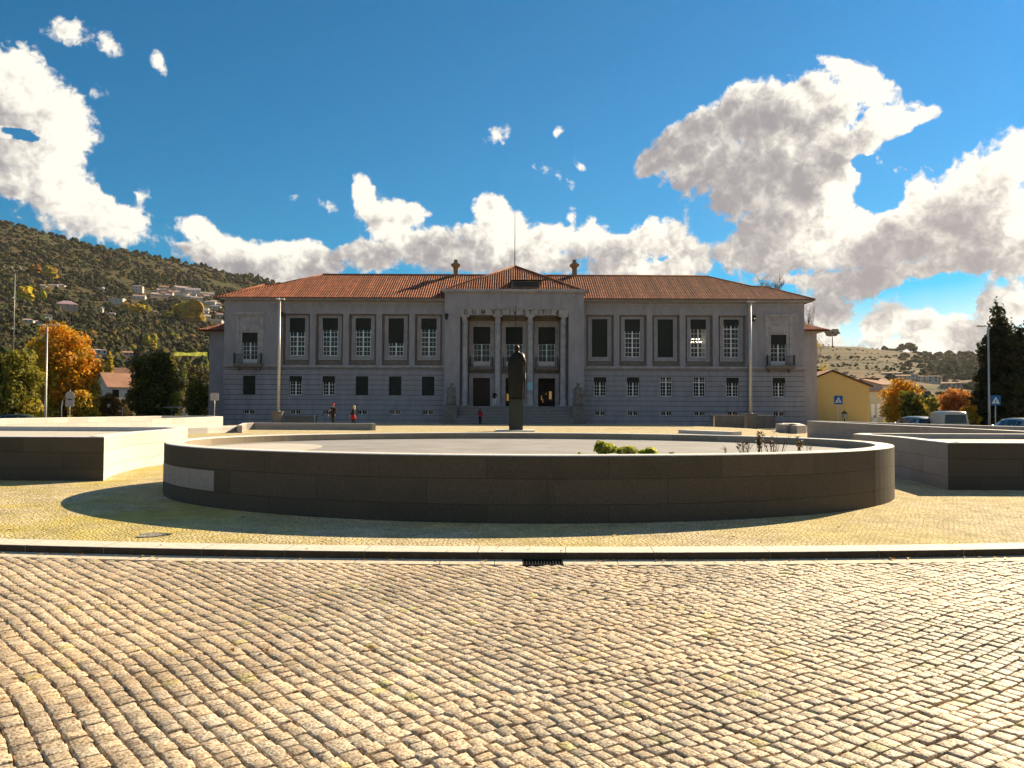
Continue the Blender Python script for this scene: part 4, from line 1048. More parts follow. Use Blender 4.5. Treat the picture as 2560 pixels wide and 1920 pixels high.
HH = [('white house above the orange tree with a long pale roof', 75, 808, 26, 9), ('small white box house above the street lamp', 119, 797, 22, 9), ('low pale house left of the street lamp head', 96, 810, 20, 7),
      ('large pink walled house on the left slope', 172, 778, 42, 22), ('tall narrow white house on the left slope', 257, 784, 9, 15),
      ('long white house on the hill terrace', 135, 720, 22, 7), ('bright white house right on the hill terrace', 155, 721, 20, 9), ('low grey house on the hill terrace', 108, 719, 14, 6), ('small white hut at the end of the terrace wall', 218, 728, 12, 5),
      ('white cube house at the left of the hill village', 347, 732, 24, 16), ('tiny white annex right of the white cube house', 362, 731, 9, 6), ('pale long house below the white cube house', 297, 760, 30, 12),
      ('grey roofed house in the hill village with a wide gable', 352, 750, 26, 11), ('pinkish house with a jagged roof in the hill village', 388, 745, 26, 12),
      ('upper house of the hill village with a tan roof', 412, 725, 20, 9), ('blueish house under the tan roof', 411, 742, 12, 12), ('salmon roofed house in the middle of the hill village', 432, 738, 16, 10),
      ('wide mauve roofed house at the top of the hill village', 454, 731, 30, 14), ('white house below the wide mauve roof', 461, 745, 26, 9), ('house with a broad grey roof left of the courthouse eaves', 485, 738, 32, 16),
      ('orange walled house against the courthouse eaves', 511, 742, 16, 11), ('small pale house touching the courthouse eaves', 528, 742, 16, 9), ('blue grey terrace house under the broad grey roof', 494, 752, 26, 9),
      ('long white wall house below the eaves', 528, 762, 32, 9), ('second long white house below the eaves', 541, 772, 26, 8), ('grey house right of the broad golden tree', 512, 782, 20, 8),
      ('white gabled house right of the broad golden tree', 515, 800, 24, 12), ('white house tucked against the courthouse wall', 552, 795, 14, 11), ('pale roofed house above the wing roof', 546, 812, 26, 12),
      ('pinkish hut among the yellow trees', 391, 785, 16, 7), ('low house left edge of the village slope', 285, 790, 12, 7), ('white gabled house right above the poplars', 325, 912, 14, 12),
      ('modern white block house with long balconies behind the poplars', 250, 896, 34, 20), ('low house with a lilac roof above the brick roofed house', 322, 890, 26, 10)]
TH = [('white tower like building at the left of the far town', 2281, 955, 14, 18, .1), ('wide white apartment block of the far town', 2312, 956, 44, 14, .08), ('white stepped block right of the wide apartment block', 2340, 960, 14, 16, .1),
      ('low pale row above the town', 2225, 938, 40, 6, .3), ('pale building above the first orange tree', 2252, 946, 34, 7, .3), ('small white building above the wide block', 2270, 936, 14, 7, .3),
      ('low white row at the right of the far town', 2370, 966, 40, 9, .3), ('pale building right end of the far town', 2395, 968, 18, 9, .3), ('white gabled building in the far town', 2355, 972, 18, 8, .35),
      ('tiny pale cottage on the terraced slope', 2110, 935, 12, 5, .3)]
# ------------------------------------------------------------------ woods on the far slopes
ICO = None
def ico():
    global ICO
    if ICO is None:
        bm = bmesh.new(); bmesh.ops.create_icosphere(bm, subdivisions=2, radius=1)
        ICO = ([tuple(v.co) for v in bm.verts], [tuple(v.index for v in f.verts) for f in bm.faces]); bm.free()
    return ICO
def blob_tree(mb, c, rx, rz, col, rough=.6):
    vs, fs = ico(); n0 = len(mb.v); s = R() * 100
    for (x, y, z) in vs:
        k = 1 + rough * noise.noise(Vector((x * 1.7 + s, y * 1.7, z * 1.7))) + rough * .8 * noise.noise(Vector((x * 4 + s, y * 4, z * 4)))
        v = .9 + .6 * noise.noise(Vector((x * 3 + s, y * 3, z * 3 + 7)))
        mb.v.append((c[0] + x * rx * k, c[1] + y * rx * k, c[2] + z * rz * k)); mb.col.append(tuple(a * v for a in col))
    for f in fs: mb.f.append(tuple(n0 + i for i in f)); mb.mi.append(0); mb.smooth.append(False)
PAL = [((.045, .060, .022), 5), ((.075, .080, .030), 5), ((.10, .085, .042), 4), ((.12, .10, .035), 3), ((.085, .065, .045), 4), ((.055, .055, .035), 4), ((.18, .15, .03), 1.2), ((.26, .16, .03), .5)]
def pick_col(seed=None):
    t = R() * sum(w for _, w in PAL)
    for c, w in PAL:
        t -= w
        if t <= 0: return c
    return PAL[0][0]
def build_woods():
    zones = [  # px range, py range, count, px radius
        (-260, 860, 554, 720, 5200, 5), (-260, 860, 690, 800, 3200, 6.5), (-260, 700, 780, 900, 2300, 9), (-260, 700, 880, 1000, 1100, 13), (-1700, -260, 510, 780, 3200, 9), (-1700, -260, 780, 1000, 1500, 15)]
    CLR = [(h[1], h[2], h[3], h[4]) for h in HH] + [(306, 950, 50, 40)] + [(476, 888, 96, 6)]
    mb = MB()
    for (x0, x1, y0, y1, n, pr) in zones:
        for _ in range(n):
            px, py = U(x0, x1), U(y0, y1)
            if any(abs(px - a) < c * .5 + pr * .5 and b - h_ * .6 < py < b + pr * 1.5 for a, b, c, h_ in CLR): continue
            p = hit(px, py)
            if p is None: continue
            d = sqrt(p.x ** 2 + p.y ** 2)
            nn = noise.noise(Vector((p.x / 120, p.y / 120, 3)))
            if nn > .36 and R() < .85: continue          # clearings
            r = pr * d / F * U(.6, 1.25); col = pick_col()
            if nn < -.1: col = tuple(a * .75 for a in col)
            blob_tree(mb, (p.x, p.y, p.z + r * .35), r, r * U(.8, 1.3), col)
    tag(mb.build('woodland', M_canopy), 'mixed autumn woodland covering the tall hill on the left', 'woodland', kind='stuff')
    mb = MB()
    for (x0, x1, y0, y1, n, pr) in ((1900, 2900, 862, 905, 420, 2.4), (2000, 2900, 890, 950, 900, 3.4), (2300, 2900, 878, 950, 500, 6), (2250, 2900, 880, 960, 420, 8), (1900, 2900, 950, 1010, 260, 12)):
        for _ in range(n):
            px, py = U(x0, x1), U(y0, y1)
            if any(abs(px - q[1]) < q[3] * .5 + 4 and q[2] - 4 < py < q[2] + 14 for q in TH): continue
            p = hit(px, py)
            if p is None: continue
            d = sqrt(p.x ** 2 + p.y ** 2)
            if y0 < 880 and px < 2300 and R() < .5: continue
            r = pr * d / F * U(.5, 1.2); blob_tree(mb, (p.x, p.y, p.z + r * .3), r, r * U(.6, 1.0), pick_col())
    # dark wooded fold on the right
    for _ in range(260):
        px, py = U(2330, 2460), U(905, 950); p = hit(px, py)
        if p is None: continue
        d = sqrt(p.x ** 2 + p.y ** 2); r = 6 * d / F * U(.7, 1.3); blob_tree(mb, (p.x, p.y, p.z + r * .4), r, r, (.05, .065, .03))
    tag(mb.build('woodland', M_canopy), 'scattered trees and hedges across the terraced hill on the right', 'woodland', kind='stuff')
build_woods()

# ------------------------------------------------------------------ trees
def leaf_mass(mb, blobs, n, size, pal, shell=.55, ragged=.25):
    """many small leaf clumps through the crown's volume. blobs: (x,y,z,rx,ry,rz)"""
    vol = [b[3] * b[4] * b[5] for b in blobs]; tot = sum(vol)
    for b, v in zip(blobs, vol):
        k = int(n * v / tot) + 1; bc = random.choice(pal)
        for _ in range(k):
            while True:
                d = Vector((R() * 2 - 1, R() * 2 - 1, R() * 2 - 1)); l = d.length
                if .05 < l <= 1: break
            d /= l; rr = (R() ** shell) * (1 + ragged * noise.noise(d * 2.6 + Vector((b[0], b[1], b[2]))))
            c = Vector((b[0] + d.x * b[3] * rr, b[1] + d.y * b[4] * rr, b[2] + d.z * b[5] * rr))
            if noise.noise(c * (1.7 / max(.6, b[3] * .6)) + Vector((9, 2, 4))) < -.22: continue       # gaps
            s = size * U(.55, 1.3); nrm = (d + Vector((U(-1, 1), U(-1, 1), U(-.6, 1)))).normalized()
            a = nrm.orthogonal().normalized(); ang = U(0, 6.28); a = (Matrix.Rotation(ang, 3, nrm) @ a); bb = nrm.cross(a)
            pc = random.choice(pal) if R() < .45 else bc; v = U(.7, 1.3); col = (pc[0] * v, pc[1] * v, pc[2] * v)
            n0 = len(mb.v)
            mb.v += [tuple(c - a * s * .5), tuple(c - bb * s * .32 + a * s * .05 + nrm * s * .1), tuple(c + a * s * .55), tuple(c + bb * s * .35 + nrm * s * .06)]; mb.col += [col] * 4
            mb.f.append((n0, n0 + 1, n0 + 2, n0 + 3)); mb.mi.append(0); mb.smooth.append(False)
def limbs(mb, base, targets, r0, col=None):
    b = Vector(base)
    for t in targets:
        t = Vector(t); m = b.lerp(t, .5) + Vector((U(-.3, .3), U(-.3, .3), U(0, .3))); mb.tube([b, b.lerp(m, .5), m, t], [r0, r0 * .8, r0 * .5, r0 * .15], 6)
ORANGE = [(.78, .37, .02), (.66, .27, .015), (.85, .50, .05), (.48, .22, .02), (.66, .46, .04), (.40, .34, .04)]
GREENY = [(.22, .22, .03), (.32, .28, .03), (.14, .15, .02), (.42, .32, .03), (.10, .11, .02)]
DKGREEN = [(.05, .075, .015), (.08, .10, .018), (.11, .12, .02), (.04, .055, .012), (.16, .15, .03)]
YELLOW = [(.50, .40, .03), (.42, .36, .03), (.32, .32, .04), (.58, .42, .04)]
YGREEN = [(.26, .30, .03), (.18, .22, .03), (.36, .36, .04)]
CONIF = [(.030, .040, .014), (.022, .030, .012), (.045, .055, .018), (.06, .045, .02)]
PINKO = [(.66, .30, .10), (.62, .26, .05), (.55, .22, .03), (.70, .38, .16)]
def tree(label, x, y, h, w, pal, n=9000, size=.28, trunk=.25, crown=None, z0=None, cat='tree', name='broadleaf_tree', group=None, low=.22, kblob=11, shell=.5):
    zg = (G(x, y) if z0 is None else z0); t = thing(name, label, cat, (x, y, zg), 0, group); blobs = []
    if crown is None:
        blobs.append((0, 0, h * (.5 + low / 2), w * .36, w * .36, h * (1 - low) * .44))
        for i in range(kblob):
            a = i * 2.4 + U(-.4, .4); zz = lerp(low + .10, .90, (i + .5) / kblob); rr = w * .5 * sqrt(max(.05, 1 - ((zz - .5) / .55) ** 2)) * .62; s_ = w * U(.15, .23)
            blobs.append((rr * cos(a), rr * sin(a), h * zz, s_ * 1.1, s_ * 1.1, s_ * U(.8, 1.1)))
    else: blobs = crown
    mb = MB(); leaf_mass(mb, blobs, n, size, pal, shell); mb.build('crown', M_leaf, t)
    tb = MB(); tb.tube([(0, 0, -.3), (.05, .02, h * .25), (0, .05, h * .5), (0, 0, h * .8)], [trunk, trunk * .8, trunk * .5, trunk * .12], 8)
    limbs(tb, (0, 0, h * .3), [(b[0], b[1], b[2]) for b in blobs[1:9]], trunk * .4)
    tb.build('trunk', M_bark, t); return t
def tree_px(label, px0, px1, ytop, D, pal, zg, **kw):
    a, b = P(px0, 1019, D), P(px1, 1019, D); zt = WZ((px0 + px1) / 2, ytop, D)
    return tree(label, (a.x + b.x) / 2, D, zt - zg, b.x - a.x, pal, z0=zg, **kw)
# left street trees
tree_px('big orange autumn tree behind the tall street lamp on the left', 70, 245, 800, 78, ORANGE, -.6, n=20000, size=.34, trunk=.4, low=.12, kblob=16)
tree_px('olive yellow tree at the left edge in front of the orange tree', -45, 98, 872, 70, GREENY, -.6, n=15000, size=.30, trunk=.3, low=.15, kblob=14)
tree_px('dense dark green tree between the brick roofed house and the courthouse', 312, 440, 878, 86, DKGREEN, -.6, n=16000, size=.32, trunk=.3, low=.05, kblob=14)
tree_px('low bright green tree tight against the left courthouse wing', 455, 530, 945, 104, YGREEN + DKGREEN, -.6, n=6000, size=.3, low=.02)
tree_px('brownish orange small tree behind the round road sign', 175, 250, 975, 74, ORANGE + GREENY, -.6, n=5000, size=.26, low=.05)
tree_px('low russet tree right of the round road sign', 235, 300, 985, 80, [(.30, .14, .03), (.22, .13, .03), (.16, .12, .02)], -.6, n=4500, size=.26, low=.05)
tree_px('slim yellow poplar above the brick roofed house', 262, 285, 872, 150, YELLOW, -1.2, n=3500, size=.4, low=.05, name='poplar_tree', cat='poplar')
tree_px('yellow green poplar beside the slim yellow one', 240, 264, 905, 145, YGREEN + YELLOW, -1.2, n=3000, size=.4, low=.05, name='poplar_tree', cat='poplar')
tree_px('bright yellow bush crowned tree above the dark green tree', 410, 440, 885, 170, YELLOW + YGREEN, -1.0, n=2500, size=.45, low=.3)
for i, (a, b, yt) in enumerate(((452, 468, 893), (471, 481, 895), (480, 490, 898), (498, 508, 895), (510, 523, 890))):
    tree_px('small yellow green poplar in the row left of the courthouse wing', a, b, yt, 240, YELLOW + YGREEN, 0.0, n=900, size=.55, low=.05, name='poplar_tree', cat='poplar', group='row of far yellow poplars', trunk=.15)
# right side
tree_px('orange tree with a green heart behind the silver car', 2205, 2310, 946, 66, ORANGE + [(.42, .30, .03)], -.4, n=11000, size=.22, low=.03, kblob=13)
tree_px('dark green shrub tree standing in front of the orange tree', 2245, 2318, 972, 62, [(.13, .14, .02), (.20, .19, .03), (.08, .09, .02), (.34, .26, .03)], -.4, n=7000, size=.2, low=.0, kblob=10)
tree_px('yellow green tree between the two orange trees', 2300, 2350, 985, 68, YELLOW + YGREEN, -.4, n=3500, size=.22, low=.03)
tree_px('pinkish orange tree behind the white van', 2345, 2440, 968, 68, PINKO, -.4, n=10000, size=.22, low=.03, kblob=13)
tree_px('low orange tree between the van and the dark cypress', 2402, 2452, 1010, 62, ORANGE, -.4, n=4500, size=.2, low=.0)
# dark conifers
def cypress(label, px, ytop, wpx, D, zg, lean=0, n=14000):
    x = WX(px, D); h = WZ(px, ytop, D) - zg; w = wpx / F * D; bl = []
    for i in range(13):
        q = i / 12; rr = w * .5 * (1 - q ** 2.1) ** .8 * U(.92, 1.1) + .14
        bl.append((U(-.1, .1) * w + lean * q, U(-.1, .1) * w, h * (.04 + .93 * q), rr, rr, h * .085))
    return tree(label, x, D, h, w, CONIF, n=n, size=.26, trunk=.22, crown=bl, z0=zg, cat='cypress', name='cypress_tree', shell=.33)
cypress('tall dark cypress with a pointed tip beside the right street lamp', 2497, 752, 116, 62, -.4, n=30000)
cypress('broad dark cypress cut by the right edge of the picture', 2556, 806, 120, 60, -.4, n=30000)
cypress('dark cypress filling the gap between the pointed and the broad one', 2522, 858, 80, 65, -.4, n=9000)
# bare trees behind the courthouse
def bare_tree(label, px, ytop, wpx, D, zg, leaves=None, seed=1, nb=420, up=.8):
    rng = random.Random(seed); x = WX(px, D); h = WZ(px, ytop, D) - zg; w = wpx / F * D
    t = thing('bare_tree', label, 'tree', (x, D, zg)); tb = MB(); tw = MB(); tips = []
    tb.tube([(0, 0, 0), (0, 0, h * .3), (.2, 0, h * .6), (0, 0, h * .92)], [.35, .28, .18, .05], 8)
    for i in range(44):
        q = rng.uniform(.3, .9); a = rng.uniform(0, 6.28); l = w * .5 * (1.25 - q) * rng.uniform(.6, 1.2)
        s0 = Vector((0, 0, h * q)); e = s0 + Vector((cos(a) * l, sin(a) * l, l * up * rng.uniform(.6, 1.4)))
        if e.z > h: e.z = h * rng.uniform(.9, 1)
        tb.tube([s0, s0.lerp(e, .5) + Vector((0, 0, -.15 * l)), e], [.07, .05, .025], 5); tips.append((s0, e))
    for _ in range(nb):
        s0, e = rng.choice(tips); p = s0.lerp(e, rng.uniform(.3, 1)); d = Vector((rng.uniform(-1, 1), rng.uniform(-1, 1), rng.uniform(.3, 2))).normalized() * rng.uniform(.5, 1.7)
        tw.tube([p, p + d * .5 + Vector((rng.uniform(-.1, .1),) * 3), p + d], [.024, .018, .010], 3, cap=False)
        if leaves and rng.random() < .8: tips.append((p, p + d))
    tb.build('trunk', M_bark, t); tw.build('twigs', M_twig, t)
    if leaves:
        lm = MB(); leaf_mass(lm, leaves, 900, .22, YELLOW + [(.5, .25, .06)]); lm.build('crown', M_leaf, t)
    return t
bare_tree('pale bare tree whose twigs rise behind the right end of the roof', 1928, 684, 150, 122, -1.0, seed=4, nb=900)
bare_tree('bare tree with few twigs left of the larger bare tree behind the roof', 1882, 704, 60, 124, -1.0, seed=8, nb=260)
bare_tree('thin bare twigs at the outer right corner of the roof', 1992, 712, 46, 124, -1.0, seed=12, nb=260)
bare_tree('sparse tree with last yellow leaves behind the lower right wing', 2022, 770, 70, 118, -1.0, leaves=[(0, 0, 13.2, 1.3, 1, .9), (1.1, 0, 12.2, 1.2, 1, .8), (-.5, 0, 14.6, .7, .7, 1.2), (2.2, 0, 8.5, .8, .8, 1.2)], seed=15, nb=300)
# lone trees on the right hill crest
def hill_tree(label, px, ybase, wpx, hpx, col, name='hill_tree', cat='tree', trunk=.35, group=None, kb=5):
    p = hit(px, ybase) or (EYE + ray(px, ybase) * 1560); d = sqrt(p.x ** 2 + p.y ** 2); w, h = wpx * d / F, hpx * d / F; z = min(p.z, T(p.x, p.y))
    t = thing(name, label, cat, (p.x, p.y, z), 0, group); mb = MB()
    for _ in range(kb): blob_tree(mb, (U(-.3, .3) * w, U(-.2, .2) * w, h * U(trunk + .15, .85)), w * U(.25, .4), h * (1 - trunk) * U(.25, .4), tuple(c * U(.8, 1.2) for c in col), .5)
    mb.build('crown', M_canopy, t); tb = MB(); tb.tube([(0, 0, -h * .1), (0, 0, h * .7)], [w * .05, w * .025], 6); tb.build('trunk', M_bark, t); return t
hill_tree('lone umbrella shaped pine on the crest of the right hill', 2081, 864, 30, 40, (.07, .065, .035), 'umbrella_pine', 'pine', .5, kb=8)
hill_tree('tall dark tree on the right hill crest, left of the small clump', 2215, 868, 18, 20, (.06, .06, .035), 'hill_tree', trunk=.1)
hill_tree('low round tree in the clump on the right hill crest', 2232, 872, 18, 14, (.07, .065, .04), trunk=.05)
hill_tree('wide low tree in the clump on the right hill crest', 2256, 877, 18, 14, (.06, .055, .035), trunk=.05)
hill_tree('largest dark tree at the right end of the crest clump', 2277, 880, 24, 22, (.055, .055, .035), trunk=.05)
# distinct bright trees on the left hill
for (lab, px, yb, w, h, col) in (
    ('bright yellow tree high on the left hill', 68, 755, 32, 32, (.55, .42, .03)), ('yellow tree right of the brightest yellow hill tree', 106, 752, 18, 20, (.36, .34, .03)),
    ('orange tree beside the slanted white poles on the hill', 88, 690, 22, 22, (.50, .24, .04)), ('wide golden tree right of the slanted white poles', 122, 700, 34, 32, (.38, .24, .035)),
    ('broad golden tree left of the courthouse eaves', 476, 808, 58, 50, (.40, .25, .03)), ('small yellow tree left of the broad golden tree', 446, 796, 26, 28, (.48, .38, .03)),
    ('low yellow tree in the middle of the left slope', 421, 800, 26, 20, (.42, .34, .035)), ('golden hedge like tree left end of the yellow strip', 318, 786, 24, 24, (.42, .30, .035)),
    ('golden hedge like tree in the middle of the yellow strip', 343, 790, 26, 26, (.46, .28, .03)), ('golden hedge like tree right end of the yellow strip', 365, 786, 22, 22, (.40, .28, .035)),
    ('yellow green tree above the dark green street tree', 375, 880, 34, 40, (.26, .22, .03)), ('olive tree below the low yellow tree', 434, 856, 22, 24, (.24, .20, .035))):
    hill_tree(lab, px, yb, w, h, col, trunk=.05, kb=9)

# ------------------------------------------------------------------ houses
def gable_house(name, label, cat, loc, rz, w, d, h, rh, mw, mr, nwin=(3, 2), group=None, over=.35, win=True, hip=False):
    """front faces -y; ridge along x"""
    t = thing(name, label, cat, loc, rz, group)
    mb = MB(); hw, hd = w / 2, d / 2
    for (a, b) in (((-hw, -hd), (hw, -hd)), ((hw, -hd), (hw, hd)), ((hw, hd), (-hw, hd)), ((-hw, hd), (-hw, -hd))): mb.quad((*a, -2), (*b, -2), (*b, h), (*a, h))
    if not hip:
        for s in (-1, 1): n = len(mb.v); mb.v += [(s * hw, -hd, h), (s * hw, hd, h), (s * hw, 0, h + rh)]; mb.col += [None] * 3; mb.face((n, n + 1, n + 2))
    mb.build('wall', mw, t)
    rb = MB(); o, th = over, .12; k = rh / hd; hx = hd if hip else 0
    if hip:
        e = [(-hw - o, -hd - o, h - o * k), (hw + o, -hd - o, h - o * k), (hw + o, hd + o, h - o * k), (-hw - o, hd + o, h - o * k)]; a, b = (-max(.1, hw - hd), 0, h + rh), (max(.1, hw - hd), 0, h + rh)
        rb.quad(e[0], e[1], b, a); rb.quad(e[2], e[3], a, b)
        for f in ((e[1], e[2], b), (e[3], e[0], a)): n = len(rb.v); rb.v += list(f); rb.col += [None] * 3; rb.face((n, n + 1, n + 2))
        rb.quad(*e[::-1])
    else:
        for s in (-1, 1):
            A_, B_ = (-hw - o, s * (hd + o), h - o * k), (hw + o, s * (hd + o), h - o * k); C_, D_ = (hw + o, 0, h + rh), (-hw - o, 0, h + rh)
            up = lambda p: (p[0], p[1], p[2] + th); rb.quad(up(A_), up(B_), up(C_), up(D_)); rb.quad(A_, B_, C_, D_)
            rb.quad(A_, B_, up(B_), up(A_)); rb.quad(A_, D_, up(D_), up(A_)); rb.quad(B_, C_, up(C_), up(B_))
    rb.build('roof', mr, t)
    if win:
        nx, nz = nwin
        for i in range(nx):
            for j in range(nz):
                cx = lerp(-hw, hw, (i + .5) / nx); cz = lerp(0, h, (j + .55) / nz); ww, wh = min(.55, w / nx * .22), min(.75, h / nz * .28)
                wb = MB(); wb.box(cx - ww, cx + ww, -hd - .03, -hd + .02, cz - wh, cz + wh); wb.build('window', M_dark, t)
    return t
def place_house(name, label, px, py, wpx, hpx, roof=.35, mw=None, mr=None, rz=0, group=None, nwin=(3, 1), dd=.8, hip=False, cat='house', lift=0):
    p = hit(px, py) or (EYE + ray(px, py) * 900); d = sqrt(p.x ** 2 + p.y ** 2); w, h = wpx * d / F, hpx * d / F
    return gable_house(name, label, cat, (p.x, p.y - 4, p.z + lift * d / F), rz - atan2(p.x, p.y) , w, w * dd, h * (1 - roof), h * roof, mw or M_farwall, mr or M_farroof, nwin, group, over=.4, hip=hip)
rngv = random.Random(21)
for k in range(26):
    HH.append(('small pale house packed into the hillside village left of the courthouse eaves', rngv.uniform(392, 556), 0, rngv.uniform(9, 19), rngv.uniform(6, 10)))
    a_ = HH[-1]; HH[-1] = (a_[0], a_[1], lerp(728, 752, (a_[1] - 392) / 164) + rngv.uniform(-2, 46 if a_[1] > 500 else 12), a_[3], a_[4])
for k, (lab, px, py, w, h) in enumerate(HH):
    ro = .38; mw = M_farwall; mr = M_farroof if ('salmon' in lab or 'tan' in lab or 'brick' in lab) else None
    if mr is None: mr = mat('pale_roof_%d' % k, (U(.32, .45), U(.26, .33), U(.24, .32)), .9)
    if 'pink' in lab: mw = mat('pink_render', (.42, .30, .25), .9); 
    if 'orange walled' in lab: mw = mat('orange_render', (.50, .28, .16), .9)
    if 'block' in lab or 'cube' in lab or 'box' in lab: ro = .12
    place_house('hillside_house', lab, px, py, w, h, ro, mw, mr, U(-.5, .5), 'white houses scattered over the left hill', dd=U(.5, .8), nwin=(3 if w > 18 else 2, 2 if h > 13 else 1), hip=R() < .3)
# the terrace wall joining them
p0, p1 = hit(150, 722), hit(258, 730)
mb = MB(); 
for i in range(14):
    a, b = hit(lerp(95, 262, i / 14), lerp(718, 731, i / 14)), hit(lerp(95, 262, (i + 1) / 14), lerp(718, 731, (i + 1) / 14))
    mb.quad((a.x, a.y, a.z - 2), (b.x, b.y, b.z - 2), (b.x, b.y, b.z + 2.2), (a.x, a.y, a.z + 2.2)); mb.quad((a.x, a.y, a.z + 2.2), (b.x, b.y, b.z + 2.2), (b.x, b.y + 1, b.z + 2.2), (a.x, a.y + 1, a.z + 2.2))
    mb.quad((a.x, a.y + 1, a.z - 2), (b.x, b.y + 1, b.z - 2), (b.x, b.y + 1, b.z + 2.2), (a.x, a.y + 1, a.z + 2.2))
tag(mb.build('terrace_wall', M_farwall), 'long pale retaining wall crossing the left hill', 'retaining wall')
p = hit(259, 728); mb = MB(); r = 5 * p.length / F; mb.lathe((0, 0, 0), [(r * .3, -r), (r * .9, -r * .5), (r, 0), (r * .85, r * .55), (r * .45, r * .9), (.02, r)], 14)
tag(mb.build('water_tank', M_white, loc=(p.x, p.y - 3, p.z + r * .8)), 'round white water tank at the right end of the terrace wall', 'water tank')
# houses near on the left street
hx = WX(306, 150)
gable_house('street_house', 'white house with a brick red roof between the orange and dark green trees', 'house', (hx + .3, 154, -1.2), .25, 8.4, 7, WZ(306, 945, 150) + 1.2, 2.0, M_white, M_farroof, (3, 2))
gable_house('street_house', 'pale house end showing through gaps left of the brick roofed house', 'house', (WX(275, 135), 137, -1.2), .9, 5.0, 5, WZ(275, 965, 135) + 1.2, 2.2, M_white, M_farroof, (2, 2))
# bright strip of field on the slope
mb = MB(); n = 16
for i in range(n):
    q = [hit(lerp(410, 560, t / n), y) for t, y in ((i, 893), (i + 1, 893), (i + 1, 881), (i, 881))]
    mb.quad(*[(p.x, p.y, p.z + .8) for p in q])
tag(mb.build('field', M_field), kind='structure')
# dark hedges and trees filling the far side of the left street
for i, (a, b, yt, D, pal, lab) in enumerate(((-60, 40, 985, 118, DKGREEN, 'dark hedge like tree behind the stone gateway'), (30, 120, 975, 122, DKGREEN, 'dark tree mass behind the foot of the left street lamp'), (110, 200, 985, 120, GREENY, 'olive undergrowth tree behind the round road sign'),
    (190, 262, 990, 124, DKGREEN, 'dark shrubby tree left of the brick roofed house'), (255, 330, 992, 112, [(.10, .07, .03), (.06, .05, .02), (.14, .10, .03)], 'brown hedge in front of the brick roofed house'),
    (330, 420, 985, 118, DKGREEN, 'dark hedge behind the bus shelter'), (405, 470, 930, 126, [(.07, .06, .03), (.05, .05, .02), (.10, .08, .03)], 'tall brownish tree between the dark green tree and the courthouse'), (455, 545, 905, 150, [(.06, .055, .03), (.05, .045, .02), (.09, .07, .03)], 'broad shadowy tree tight behind the courthouse wing'),
    (-80, 20, 900, 125, DKGREEN, 'large dark tree beyond the left edge tree'), (395, 450, 965, 104, YGREEN, 'pale green small tree right of the bus shelter'))):
    tree_px(lab, a, b, yt, D, pal, -1.2, n=5200, size=.42, low=.0, kblob=10)
# right: ochre gable house and its neighbours
D = 100; xl, xp, xr = WX(1990, D), WX(2080.7, D), WX(2173, D); zr = WZ(2173, 966, D); zp = WZ(2080.7, 929, D); zg = -1.0
t = thing('ochre_house', 'ochre yellow gabled house right of the courthouse', 'house', (xp, D, zg))
mb = MB(); hwid = xr - xp; dep = 9
mb.v = [(-hwid, 0, -1), (hwid, 0, -1), (hwid, 0, zr - zg), (0, 0, zp - zg), (-hwid, 0, zr - zg)]; mb.col = [None] * 5; mb.face(range(5), 0)
mb.quad((hwid, 0, -1), (hwid, dep, -1), (hwid, dep, zr - zg), (hwid, 0, zr - zg), 1); mb.quad((-hwid, 0, -1), (-hwid, dep, -1), (-hwid, dep, zr - zg), (-hwid, 0, zr - zg), 0)
mb.quad((-hwid, dep, -1), (hwid, dep, -1), (hwid, dep, zr - zg), (-hwid, dep, zr - zg), 0)
mb.build('wall', [M_ywall, M_cream], t)
mb = MB(); k = (zp - zr) / hwid; o = .4
for s in (-1, 1):
    for (y0, y1, dz) in ((-.3, 4.5, 0), (4.6, dep, .35)):
        A_, B_ = (s * (hwid + o), y0, zr - zg - k * o + .05 + dz), (0, y0, zp - zg + .05 + dz); A2, B2 = (A_[0], y1, A_[2]), (0, y1, B_[2])
        up = lambda q: (q[0], q[1], q[2] + .2); mb.quad(up(A_), up(B_), up(B2), up(A2)); mb.quad(A_, B_, B2, A2); mb.quad(A_, B_, up(B_), up(A_), 1); mb.quad(A_, A2, up(A2), up(A_), 1)
mb.build('roof', [M_farroof, M_rock], t)
for i, yy in enumerate((1.6, 4.2, 6.8)):
    wb = MB(); wb.box(hwid - .02, hwid + .06, yy - .55, yy + .55, 1.9, 3.9); wo = wb.build('window', M_frame, t)
    pb = MB(); pb.box(hwid + .06, hwid + .08, yy - .42, yy + .42, 2.05, 3.75); pb.build('pane', M_glass, wo)
# tiled house behind it with a dormer
D = 116
t = gable_house('tiled_house', 'tile roofed house with a dormer behind the ochre house', 'house', (WX(2183, D), D + 4, -1.2), 0, 6.6, 8, WZ(2183, 968, D) + 1.2, WZ(2183, 944, D) - WZ(2183, 968, D), M_white, M_farroof, (3, 2))
mb = MB(); z0 = WZ(2183, 966, D) + 1.2; mb.box(-.6, .9, -3.9, -1, z0, z0 + 1.1, 0); mb.box(-.8, 1.1, -4.1, -1, z0 + 1.1, z0 + 1.25, 1); mb.box(-.3, .6, -3.93, -3.9, z0 + .2, z0 + .95, 2); mb.build('dormer', [M_rock, M_farroof, M_dark], t)
gable_house('tall_house', 'narrow white house with tall windows left of the orange tree', 'house', (WX(2212, 112), 116, -1.2), .35, 3.2, 7, WZ(2212, 962, 112) + 1.2, .8, M_white, M_farroof, (2, 2))
D = 108; mb = MB(); x = WX(2206, D)
t = thing('row_house', 'cream house with white balcony posts behind the ochre house corner', 'house', (x, D, -1.1))
mb.box(-1.7, 1.5, 0, 5, -1, WZ(2206, 980, D) + 1.1); mb.build('wall', M_cream, t)
